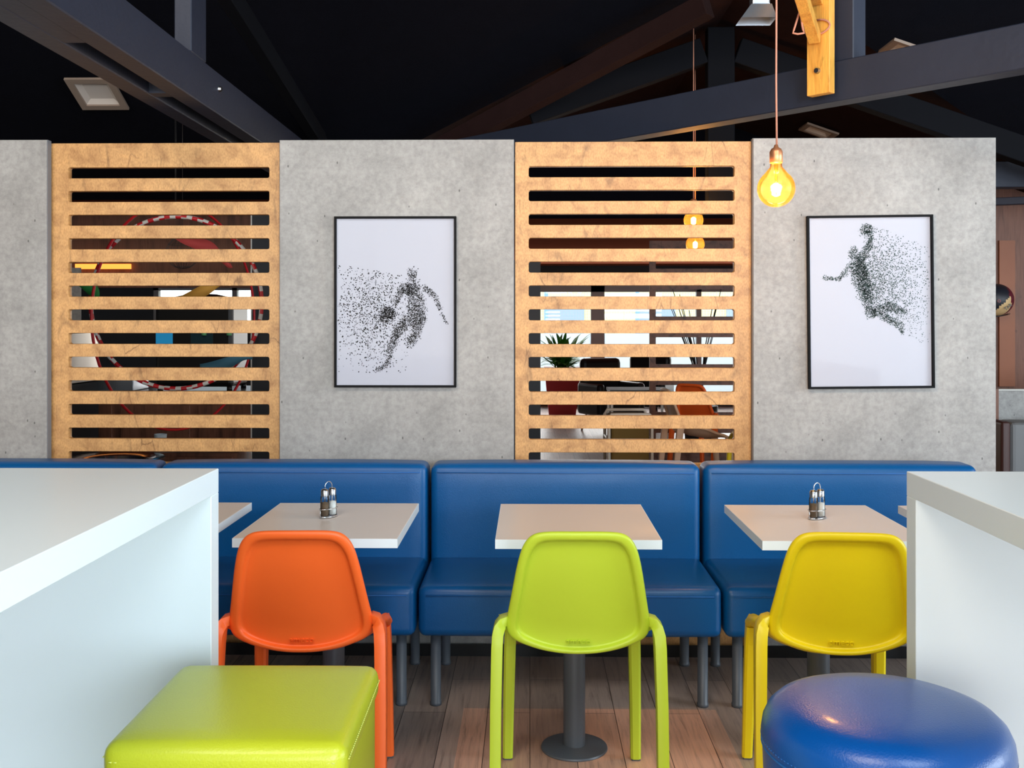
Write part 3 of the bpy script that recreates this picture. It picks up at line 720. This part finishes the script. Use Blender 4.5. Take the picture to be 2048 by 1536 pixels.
# ---------------------------------------------------------------- poufs
t = thing('pouf_stool', 'square lime leatherette pouf beside the left white counter', 'stool', (-0.476, 1.765, 0), math.radians(0.6))
obj('body', soft_box((-.184, -.184, 0.012), (.184, .184, .735), .014, .004, 10), M_green, t)
obj('cushion', soft_box((-.191, -.191, .690), (.191, .191, .753), .022, .005, 10), M_green, t)
bm = new_bm(); k = .1925
for i in range(4):
    a0 = [(-k, -k), (k, -k), (k, k), (-k, k)][i]; a1 = [(-k, -k), (k, -k), (k, k), (-k, k)][(i+1) % 4]
    for j in range(2, 46):
        s0, s1 = j/48, (j+.6)/48
        p0 = (a0[0]+(a1[0]-a0[0])*s0, a0[1]+(a1[1]-a0[1])*s0, .727); p1 = (a0[0]+(a1[0]-a0[0])*s1, a0[1]+(a1[1]-a0[1])*s1, .727)
        add_tube(bm, [p0, p1], 0.0011, 5)
obj('stitching', bm, M_stitch_g, t, label='pale stitched seam')
bm = new_bm()
for sx in (-1, 1):
    for sy in (-1, 1): add_box(bm, (sx*.15-.015, sy*.15-.015, 0), (sx*.15+.015, sy*.15+.015, .014))
obj('foot', bm, M_black, t)
t = thing('pouf_stool', 'round bright blue leatherette stool before the right white counter', 'stool', (0.610, 1.775, 0))
R_ = .206
prof = [(0, .012), (R_-.014, .012), (R_-.010, .02), (R_-.006, .30), (R_-.004, .60), (R_-.001, .675)]
obj('body', add_lathe(new_bm(), prof, seg=72), M_blue2, t)
prof = [(R_-.003, .668), (R_, .676), (R_+.001, .690), (R_-.002, .710), (R_-.010, .727), (R_-.024, .740), (R_-.045, .748), (R_-.09, .7525), (R_-.15, .7545), (0, .755)]
obj('cushion', add_lathe(new_bm(), prof, seg=72), M_blue2, t)
bm = new_bm()
for j in range(150):
    a0, a1 = 2*PI*j/150, 2*PI*(j+.6)/150
    add_tube(bm, [((R_+.0005)*math.cos(a), (R_+.0005)*math.sin(a), .683) for a in (a0, a1)], 0.0010, 5)
add_tube(bm, [((R_-.001)*math.cos(2*PI*k/72), (R_-.001)*math.sin(2*PI*k/72), .672) for k in range(72)], 0.0022, 6, True)
obj('stitching', bm, M_stitch_b, t)
obj('base_ring', add_lathe(new_bm(), [(0, 0), (.16, 0), (.16, .014), (0, .014)], seg=40), M_black, t)

# ---------------------------------------------------------------- wooden hoist, pendant lamp, floodlight
t = thing('lamp_hoist', 'yellow pine hoist bolted to the tie beam, holding the pendant lamp', 'hoist', (1.188, 4.21, 2.33))
ang = math.atan2(0.728, -0.686) - PI    # plank parallel to beam
R = Matrix.Rotation(ang, 3, 'Z')
bm = new_bm(); add_box(bm, (-.052, -.02, 0), (.052, .02, 1.1), .002, 1, rot=R, piv=(0, 0, 0)); obj('upright', bm, M_pine, t)
tip = Vector((0.806-1.188, 3.30-4.21, 0.36)); st = Vector((-.02, -.02, 0.36))
def stick(bm, p0, p1, w, h):
    d = (p1-p0); L_ = d.length; d.normalize(); side = d.cross(Vector((0, 0, 1))).normalized(); up = side.cross(d).normalized()
    b = new_bm(); add_box(b, (0, -w/2, 0), (L_, w/2, h), 0.002, 1); Rm = Matrix((d, -side, up)).transposed()
    for v in b.verts: v.co = Rm @ v.co + p0
    merge(bm, b)
bm = new_bm(); stick(bm, st, tip, .045, .07); obj('arm', bm, M_pine, t)
bm = new_bm(); stick(bm, Vector((-.035, -.035, 0.20)), Vector((-.22, -.40, 0.37)), .045, .045); obj('brace', bm, M_pine, t)
b2 = bmesh.new(); bmesh.ops.create_cone(b2, cap_ends=True, segments=20, radius1=0.013, radius2=0.010, depth=0.012)
Rb = Matrix.Rotation(ang, 3, 'Z') @ Matrix.Rotation(PI/2, 3, 'X')
for v in b2.verts: v.co = Rb @ v.co + R @ Vector((-.002, -.026, .095))
obj('bolt', b2, M_steel, t)
bm = new_bm()
add_tube(bm, [(-.10-.05*math.sin(PI*k/14)*(1 if k < 7 else .6), -.14, 0.37-.16*math.sin(PI*k/14)) if k < 8 else (-.10+.02*math.cos(PI*k/14), -.14, 0.37-.16*math.sin(PI*k/14)) for k in range(15)], .004, 8)
add_tube(bm, [R @ Vector((.055*math.cos(a), -.022-.006*abs(math.sin(a)), .27+.05*math.sin(a)*.6)) for a in [PI*k/10-PI/2 for k in range(11)]], .004, 8)
obj('cable_loop', bm, M_cord, t)
PX, PY, PZ = 0.806, 3.37, 1.84
t = thing('pendant_lamp', 'round amber filament bulb hanging on a pink cord before the right panel', 'lamp', (PX, PY, PZ))
tube_obj('cord', [(0.002, 0, .145), (0.000, 0, .35), (0.001, 0, .6), (0, 0, .85)], .0032, M_cord, t)
obj('socket', add_lathe(new_bm(), [(0, .145), (.006, .143), (.008, .135), (.016, .130), (.021, .120), (.021, .085), (.019, .083), (0, .083)], seg=28), M_copper, t)
def bulb_parts(t, r=.061):
    prof = [(0, -r)]+[(r*math.sin(PI*k/24), -r*math.cos(PI*k/24)) for k in range(1, 20)]+[(.030*r/.061, .058*r/.061), (.0195*r/.061, .070*r/.061), (.018*r/.061, .085*r/.061)]
    obj('bulb', add_lathe(new_bm(), prof, seg=40), M_amber, t)
    bm = new_bm()
    for k in range(6):
        a = 2*PI*k/6; add_tube(bm, [(.004*math.cos(a), .004*math.sin(a), .016), (.012*math.cos(a), .012*math.sin(a), .010), (.012*math.cos(a), .012*math.sin(a), -.020), (.004*math.cos(a), .004*math.sin(a), -.024)], .0018, 8)
    obj('filament', bm, M_fil, t)
    obj('glass_stem', add_tube(new_bm(), [(0, 0, .08), (0, 0, .015)], [.007, .003], 10), M_amber, t)
def glow(t_loc, power):
    l = bpy.data.lights.new('filament_glow', 'POINT'); l.energy = power; l.color = (1.0, 0.55, 0.20); l.shadow_soft_size = 0.02
    o = bpy.data.objects.new('filament_glow', l); o.location = t_loc; C.objects.link(o)
bulb_parts(t); glow((PX, PY, PZ-.002), 13)
for (px_, py_, Y, lab) in ((1387, 441, 6.30, 'upper small amber bulb seen through the middle slatted screen'), (1390.5, 489, 6.65, 'lower small amber bulb seen through the middle slatted screen')):
    z = 1.41+(640-py_)*Y/F_PX; x = X_at(px_, Y)
    t = thing('pendant_lamp', lab, 'lamp', (x, Y, z)); bulb_parts(t, .060)
    obj('socket', add_lathe(new_bm(), [(0, .135), (.016, .128), (.021, .12), (.021, .085), (0, .083)], seg=20), M_copper, t)
    tube_obj('cord', [(0, 0, .13), (0, 0, 3.262-z)], .003, M_cord, t); glow((x, Y, z), 10)
t = thing('floodlight', 'grey metal floodlight hanging under the hoist arm beside the cord', 'lamp', (0.795, 3.55, 2.44))
bm = new_bm()
lo_, hi_ = [(-.075, -.05, 0), (.045, -.05, 0), (.045, .05, 0.0), (-.075, .05, 0.0)], [(-.035, -.02, .055), (.035, -.02, .055), (.035, .045, .055), (-.035, .045, .055)]
va = [bm.verts.new(p) for p in lo_]; vb = [bm.verts.new(p) for p in hi_]
for k in range(4): bm.faces.new([va[k], va[(k+1) % 4], vb[(k+1) % 4], vb[k]])
bm.faces.new(vb); obj('reflector', bm, mat('reflector_grey', (170, 176, 184), 0.25, metal=0.8), t)
obj('housing', box((-.03, -.015, .055), (.03, .04, .13), .004), MATS['reflector_grey'], t)
bm = new_bm(); add_tube(bm, [(.035, .01, .08), (.052, .01, .085), (.060, .0, .12), (.055, 0, .22), (0.055, -.02, .29)], .0035, 8); obj('bracket', bm, M_steel, t)

# ---------------------------------------------------------------- things behind the left screen
def hoop(loc, R0, r0, rot, label, stripes, mats):
    bm = new_bm(); n = 96
    rings = []
    for i in range(n):
        a = 2*PI*i/n; c = Vector((R0*math.cos(a), 0, R0*math.sin(a))); e = Vector((math.cos(a), 0, math.sin(a)))
        rings.append([bm.verts.new(c+e*(r0*math.cos(2*PI*k/10))+Vector((0, 1, 0))*(r0*math.sin(2*PI*k/10))) for k in range(10)])
    for i in range(n):
        for k in range(10):
            f = bm.faces.new([rings[i][k], rings[i][(k+1) % 10], rings[(i+1) % n][(k+1) % 10], rings[(i+1) % n][k]]); f.smooth = True
            f.material_index = (int((i*10+k*3)/ (960/stripes)*1) % 2) if stripes else 0
    return tag(obj('hula_hoop', bm, mats, loc=loc, rot=rot), label, 'hoop')
hoop((X_at(352, 5.0), 5.0, 1.41+35*5.0/F_PX), .422, .011, (0, 0, 0), 'red and white striped hoop hanging behind the left slatted screen', 72, [M_red, M_whitep])
hoop((X_at(362, 5.35), 5.35, 1.41+7*5.35/F_PX), .592, .007, (0, 0, math.radians(66)), 'thin plain red hoop turned edgewise behind the striped one', 0, [M_red])
for o_ in (): pass
# scarf-like ribbons tied to the hoops
def ribbon(pts, w, m, label, tw=0.6):
    bm = new_bm(); prev = None
    N_ = 24; P = [Vector(p) for p in pts]
    def bz(s):
        q = P[:]
        while len(q) > 1: q = [q[i].lerp(q[i+1], s) for i in range(len(q)-1)]
        return q[0]
    for i in range(N_+1):
        s = i/N_; c = bz(s); d = (bz(min(1, s+.02))-bz(max(0, s-.02))).normalized(); n_ = Vector((0, 1, 0)); sd = d.cross(n_).normalized()
        sd = (sd*math.cos(tw*math.sin(s*PI*2)) + n_*math.sin(tw*math.sin(s*PI*2)))*w*(.35+.65*math.sin(PI*min(1, s*1.1+.1)))
        r = [bm.verts.new(c+sd+n_*.001), bm.verts.new(c-sd+n_*.001), bm.verts.new(c-sd-n_*.001), bm.verts.new(c+sd-n_*.001)]
        if prev:
            for k in range(4):
                f = bm.faces.new([prev[k], prev[(k+1) % 4], r[(k+1) % 4], r[k]]); f.smooth = True
        else: bm.faces.new(r)
        prev = r
    bm.faces.new(prev)
    return tag(obj('ribbon', bm, m), label, 'ribbon', 'coloured ribbons hung on the hoop')
def PT(px, py, Y): return (X_at(px, Y), Y, 1.41+(640-py)*Y/F_PX)
ribbon([PT(345, 460, 4.98), PT(390, 500, 4.95), PT(430, 470, 4.98), PT(448, 540, 4.98), PT(463, 530, 4.99)], .035, mat('red_cloth', (190, 70, 66), .8), 'red ribbon draped across the top of the striped hoop')
ribbon([PT(150, 560, 4.95), PT(185, 565, 4.95), PT(205, 600, 4.97), PT(180, 610, 4.95)], .030, mat('green_cloth', (50, 150, 70), .8), 'green ribbon at the left side of the striped hoop', .2)
ribbon([PT(340, 610, 4.96), PT(400, 590, 4.95), PT(420, 570, 4.95), PT(460, 560, 4.97)], .030, mat('yellow_cloth', (205, 150, 60), .8), 'yellow ribbon across the middle of the striped hoop', .3)
ribbon([PT(400, 735, 4.96), PT(450, 735, 4.95), PT(470, 715, 4.95), PT(505, 715, 4.97)], .028, mat('teal_cloth', (60, 110, 130), .8), 'teal ribbon at the lower right of the striped hoop', .3)
# hanging strings keep the hoop up
bm = new_bm(); add_tube(bm, [PT(352, 430, 5.0), (X_at(352, 5.0), 5.0, 3.2)], .0012, 6); add_tube(bm, [PT(350, 400, 5.35), (X_at(350, 5.35), 5.35, 3.2)], .0012, 6)
tag(obj('hanging_string', bm, M_black), 'thin dark string holding up the hoops', 'string')
# net ball
bm = new_bm(); cx_, cy_, cz_ = PT(365, 505, 5.1); r_ = .08
for k in range(7):
    a = PI*k/7; add_tube(bm, [(cx_+r_*math.cos(2*PI*j/28)*math.cos(a), cy_+r_*math.cos(2*PI*j/28)*math.sin(a), cz_+r_*math.sin(2*PI*j/28)) for j in range(28)], .0012, 5, True)
for k in range(1, 6):
    la = -PI/2+PI*k/6; add_tube(bm, [(cx_+r_*math.cos(la)*math.cos(2*PI*j/28), cy_+r_*math.cos(la)*math.sin(2*PI*j/28), cz_+r_*math.sin(la)) for j in range(28)], .0012, 5, True)
add_tube(bm, [(cx_, cy_, cz_+r_), (cx_, cy_, 3.2)], .001, 5)
tag(obj('wire_ball', bm, mat('dark_wire', (60, 55, 52), .5)), 'openwork wire ball hanging inside the striped hoop', 'ornament')

# partitions and furniture behind
o = tag(obj('partition_board', box((-1.62, 5.95, 0), (-0.75, 5.99, 2.035)), M_dark), 'dark grey board behind the right end of the left slatted screen', 'partition')
o2 = obj('edge_strip', box((-1.627, 5.945, 0), (-1.62, 5.995, 2.035)), M_whitep, o, label='white edge strip')
tag(obj('partition_board', box((-0.65, 7.0, 0), (X_at(1081, 7.0), 7.04, 1.82)), M_dark), 'dark board behind the left end of the middle slatted screen', 'partition')
# service counter with machine
t = thing('service_counter', 'dark wooden service counter behind the left slatted screen', 'counter', (-2.75, 7.6, 0))
obj('body', box((-1.4, -.3, 0), (0.95, .3, .86)), M_walnut, t); obj('worktop', box((-1.43, -.33, .86), (.98, .33, .90)), M_steel, t)
for k in range(4): 
    d = obj('drawer', box((-1.3+k*.56, -.318, .12), (-.8+k*.56, -.301, .8), .003, 1), M_walnut, t); obj('handle', box((-1.15+k*.56, -.335, .72), (-.95+k*.56, -.318, .735)), M_steel, d)
t = thing('coffee_machine', 'large black coffee machine on the service counter, blue screen on it', 'coffee machine', (X_at(405, 7.5), 7.5, 0.90))
obj('body', box((-.28, -.2, 0.03), (.28, .22, .62), .03, 3), M_black, t)
obj('hood', add_lathe(new_bm(), [(0, .62), (.27, .62), (.24, .67), (.10, .70), (0, .70)], seg=32), M_black, t)
obj('screen', box((-.27, -.206, .30), (-.15, -.2, .49)), mat('blue_screen', (30, 110, 150), .3, emit=(30, 120, 165), estr=0.5), t)
obj('panel', box((-.02, -.206, .26), (.14, -.2, .47)), mat('teal_panel', (28, 58, 66), .3), t)
bm = new_bm()
for x in (.08, .26): add_lathe(bm, [(0, 0), (.018, 0), (.018, .02), (0, .022)], (x, -.215, .40), 16)
obj('button', bm, mat('green_button', (110, 190, 130), .4), t)
bm = new_bm()
for x in (-.25, .25):
    for y in (-.17, .19): add_lathe(bm, [(0, 0), (.02, 0), (.02, .035), (0, .035)], (x, y, 0), 12)
obj('foot', bm, M_black, t)
t = thing('display_cabinet', 'pale metal cabinet at the left end behind the left screen', 'cabinet', (-3.05, 6.9, 0))
obj('body', box((-.5, -.25, 0), (.02, .25, .98)), M_dark, t); obj('drawer', box((-.48, -.262, .99), (.02, .25, 1.32)), mat('cream_metal', (225, 214, 200), .25, metal=.3), t)
obj('top', box((-.5, -.27, 1.35), (.05, .25, 1.37)), M_steel, t); obj('door', box((-.45, -.262, .1), (-.02, -.25, .92)), M_steel, t)
obj('post', box((-.5, -.24, .98), (-.485, -.2, 1.36)), M_steel, t)
t = thing('wall_board', 'mottled pale board standing on the pale metal cabinet', 'board', (-3.25, 7.0, 1.37)); obj('board', box((-.35, 0, 0), (.155, .02, .40)), M_conc, t)
tag(obj('grey_box', box((-.20, -.15, 0), (.22, .15, .10), .004), MATS['reflector_grey'], loc=(X_at(228, 7.5), 7.45, .902)), 'grey metal box on the service counter left of the coffee machine', 'box')
tag(obj('light_strip', box((X_at(150, 8.4), 8.4, 1.41+103*8.4/F_PX), (X_at(260, 8.4), 8.43, 1.41+113*8.4/F_PX)), mat('orange_light', (255, 150, 60), .5, emit=(255, 150, 60), estr=1.3)), 'lit orange strip sign behind the left slatted screen', 'sign')
bm = new_bm(); add_box(bm, (-5.2, 8.45, 1.68), (-1.95, 8.6, 2.3)); struct('wall_bulkhead', bm, M_walnut)
t = thing('waste_bin', 'round steel-topped bin just behind the foot of the left screen', 'bin', (X_at(228, 5.35), 5.35, 0))
obj('body', add_lathe(new_bm(), [(0, 0), (.22, 0), (.23, .66), (0, .66)], seg=40), M_dark, t)
sharp(obj('lid', add_lathe(new_bm(), [(.24, .66), (.255, .668), (.255, .685), (.235, .69), (.17, .675), (.15, .64), (0, .64)], seg=48), M_chrome, t))
t = thing('drawer_unit', 'low brown drawer unit right of the round steel bin', 'cabinet', (-1.98, 5.75, 0))
obj('body', box((-.40, 0, 0), (.33, .35, .66)), M_walnut, t)
for k in range(3): obj('drawer', box((-.38, -.015, .06+k*.2), (.31, 0, .24+k*.2), .003, 1), M_walnut, t)
tag(obj('paper_cup', add_lathe(new_bm(), [(0, 0), (.028, 0), (.036, .09), (.033, .09), (.026, .003), (0, .003)], seg=24), M_white, loc=(X_at(321, 5.9), 5.9, .66)), 'white paper cup on the low brown drawer unit', 'cup')

# ---------------------------------------------------------------- things behind the middle screen
cu_top = 1.41+158*10.2/F_PX
o = screen('slatted_screen', X_at(1299, 10.2), 3.9, X_at(1311, 10.2), 3.8, 10.2, 'brown slatted screen in the room behind the middle screen', M_walnut, cu_top, 12, 2.03, .158, .112, .03)
y9 = 9.0
chB = copy_tree(chair0, (X_at(1392, 8.6), 8.6, 0), math.radians(-82), 'beige plastic chair seen side-on through the middle slatted screen', swap={M_lime: M_beigep})
chO = copy_tree(chair0, (X_at(1412, 9.4), 9.4, 0), math.radians(-42), 'orange plastic chair behind the beige one in the back room', swap={M_lime: M_orange})
chY = copy_tree(chair0, (X_at(1521, 7.98), 7.98, 0), 0, 'yellow plastic chair in the back room, one leg showing at the middle screen edge', swap={M_lime: M_yellow})
chB['group'] = chO['group'] = chY['group'] = 'plastic chairs in the back room'
# side frames / lounge seats
t = thing('lounge_chair', 'olive cushioned chair in a white tube frame behind the middle screen', 'chair', (X_at(1258, 8.6), 8.8, 0))
bm = new_bm(); 
for y in (-.22, .25): add_tube(bm, [(-.17, y, 0.0), (-.17, y, .58), (-.15, y, .62), (.17, y, .62), (.19, y, .60), (.19, y, 0)], .014, 8)
add_tube(bm, [(-.17, -.22, .40), (-.17, .25, .40)], .012, 8); add_tube(bm, [(.19, -.22, .40), (.19, .25, .40)], .012, 8)
obj('frame', bm, mat('white_metal', (222, 216, 205), .35), t); obj('cushion', box((-.15, -.21, .10), (.17, .24, .60), .02), M_olive, t)
t = thing('side_table', 'small dark-topped table with white metal frame behind the lounge chair', 'table', (X_at(1275, 10.5), 10.5, 0))
obj('top', box((-.3, -.25, .68), (.3, .25, .71)), M_dark, t); bm = new_bm()
for x in (-.28, .28):
    for y in (-.23, .23): add_box(bm, (x-.012, y-.012, 0), (x+.012, y+.012, .68))
obj('legs_frame', bm, MATS['white_metal'], t)
def armchair(x, Y, rzv, label):
    t = thing('armchair', label, 'armchair', (x, Y, 0), rzv, 'black armchairs by the far windows')
    obj('seat', box((-.28, -.28, .22), (.28, .28, .44), .06, 3), M_black, t); obj('backrest', box((-.3, .2, .35), (.3, .32, .92), .06, 3), M_black, t)
    for s in (-1, 1): obj('armrest', box((s*.30-.05, -.26, .22), (s*.30+.05, .26, .62), .04, 3), M_black, t)
    for sx in (-1, 1):
        for sy in (-1, 1): obj('leg', add_tube(new_bm(), [(sx*.22, sy*.22, .24), (sx*.27, sy*.27, 0)], .014, 8), M_chrome, t)
armchair(X_at(1222, 13.0), 13.0, 0.5, 'black armchair by the far windows, right of the red planter')
armchair(X_at(1290, 14.2), 14.2, -0.4, 'black armchair farthest right by the far windows')
t = thing('potted_plant', 'leafy green plant in a tall red planter by the far windows', 'plant', (X_at(1124, 15.0), 15.0, 0))
bm = new_bm(); va = [bm.verts.new(p) for p in ((-.19, -.19, 0), (.19, -.19, 0), (.19, .19, 0), (-.19, .19, 0))]; vb = [bm.verts.new(p) for p in ((-.26, -.26, .72), (.26, -.26, .72), (.26, .26, .72), (-.26, .26, .72))]
for k in range(4): bm.faces.new([va[k], va[(k+1) % 4], vb[(k+1) % 4], vb[k]])
bm.faces.new(va); bm.faces.new(vb); obj('planter', bm, M_planter, t)
rnd = random.Random(3); bm = new_bm()
for k in range(170):
    a = rnd.random()*2*PI; el = rnd.uniform(.25, 1.35); L_ = rnd.uniform(.35, .78); base = Vector((rnd.uniform(-.1, .1), rnd.uniform(-.1, .1), .70+rnd.random()*.12))
    d = Vector((math.cos(a)*math.cos(el), math.sin(a)*math.cos(el), math.sin(el))); sd = Vector((-math.sin(a), math.cos(a), 0)); pv = None
    for j in range(6):
        s = j/5; c = base+d*(L_*s)-Vector((0, 0, .30*s*s*L_)); w = .03*math.sin(PI*min(.98, s*.9+.08))
        r = (bm.verts.new(c+sd*w), bm.verts.new(c-sd*w))
        if pv: bm.faces.new([pv[0], pv[1], r[1], r[0]])
        pv = r
obj('leaves', bm, M_leaf, t)
t = thing('potted_tree', 'bare twiggy plant standing behind the brown slatted screen', 'plant', (X_at(1400, 11.5), 11.5, 0))
obj('planter', add_lathe(new_bm(), [(0, 0), (.16, 0), (.2, .45), (.17, .45), (0, .42)], seg=24), M_dark, t)
bm = new_bm()
for k in range(16):
    a = rnd.random()*2*PI; L_ = rnd.uniform(.7, 1.35); sp = rnd.uniform(.1, .45)
    add_tube(bm, [(0, 0, .42), (sp*.3*math.cos(a), sp*.3*math.sin(a), .42+L_*.5), (sp*math.cos(a), sp*math.sin(a), .42+L_)], [.010, .007, .004], 6)
obj('twigs', bm, M_black, t)

# ---------------------------------------------------------------- far right strip: wall, ball, booth
struct('wall_booth', box((3.3, 7.95, 0), (7.0, 8.05, 2.5)), M_walnut)
t = thing('wall_post', 'lighter orange-brown board fixed on the far right brown wall', 'board', (X_at(2012, 7.93), 7.93, 0)); obj('board', box((-.05, 0, .9), (.07, .019, 2.02)), mat('orange_brown_wood', (150, 88, 54), .5, var=.1), t)
bx, bz = X_at(1993, 7.8), 1.41+40*7.8/F_PX
t = thing('basketball', 'black, cream and maroon basketball mounted on the far right wall', 'ball', (bx, 7.80, bz))
bm = bmesh.new(); bmesh.ops.create_uvsphere(bm, u_segments=48, v_segments=32, radius=.121)
for f in bm.faces:
    c = f.calc_center_median(); u = c.x*.75+c.z*(-.66); f.smooth = True    # panels split by diagonal curves
    lx, lz = c.x/.121, c.z/.121
    f.material_index = 2 if lx > (.55-.7*(lz+.25)**2 if lz < .21 else .40) else (0 if lz > lx*1.08-.22 else 1)
obj('ball', bm, [mat('ball_black', (30, 32, 42), .45), mat('ball_cream', (214, 180, 130), .5), mat('ball_maroon', (96, 20, 38), .45)], t)
text_mesh('TAR', .034, 'lettering', M_black, t, (.035, -.1165, -.055), (PI/2, math.radians(-38), 0), .002)
text_mesh('O', .032, 'emblem', mat('pink_mark', (170, 100, 100), .6), t, (-.035, -.1195, -.012), (PI/2, 0, 0), .002)
obj('bracket', add_tube(new_bm(), [(-.10, -.02, -.112), (0, -.03, -.125), (.07, -.02, -.112), (.155, .12, -.105)], .004, 8), M_black, t)
t = thing('booth_divider', 'waist-high concrete-look booth divider with brown frame at the far right', 'divider', (X_at(1984, 6.5), 6.5, 0))
obj('post', box((0, 0, 0), (.042, .05, .975)), M_walnut, t); obj('panel', box((.045, .01, 0), (2.5, .04, .965)), M_conc, t); obj('rail', box((.042, 0, .965), (2.5, .05, .975)), M_wallw, t)
t = thing('booth_sofa', 'grey booth seat with brown end at the far right', 'seat', (X_at(2004, 6.2), 6.2, 0))
obj('end_board', box((0, 0, 0), (.055, .22, .80), .02, 3), mat('brown_leather', (70, 42, 38), .45), t); obj('backrest', box((.057, .01, .3), (2.2, .21, .795), .03, 3), mat('grey_leather', (112, 112, 112), .5), t)
obj('seat', box((.057, -.4, .3), (2.2, .2, .45), .03, 3), MATS['grey_leather'], t); obj('base', box((.057, -.36, 0), (2.2, .18, .3)), M_dark, t)
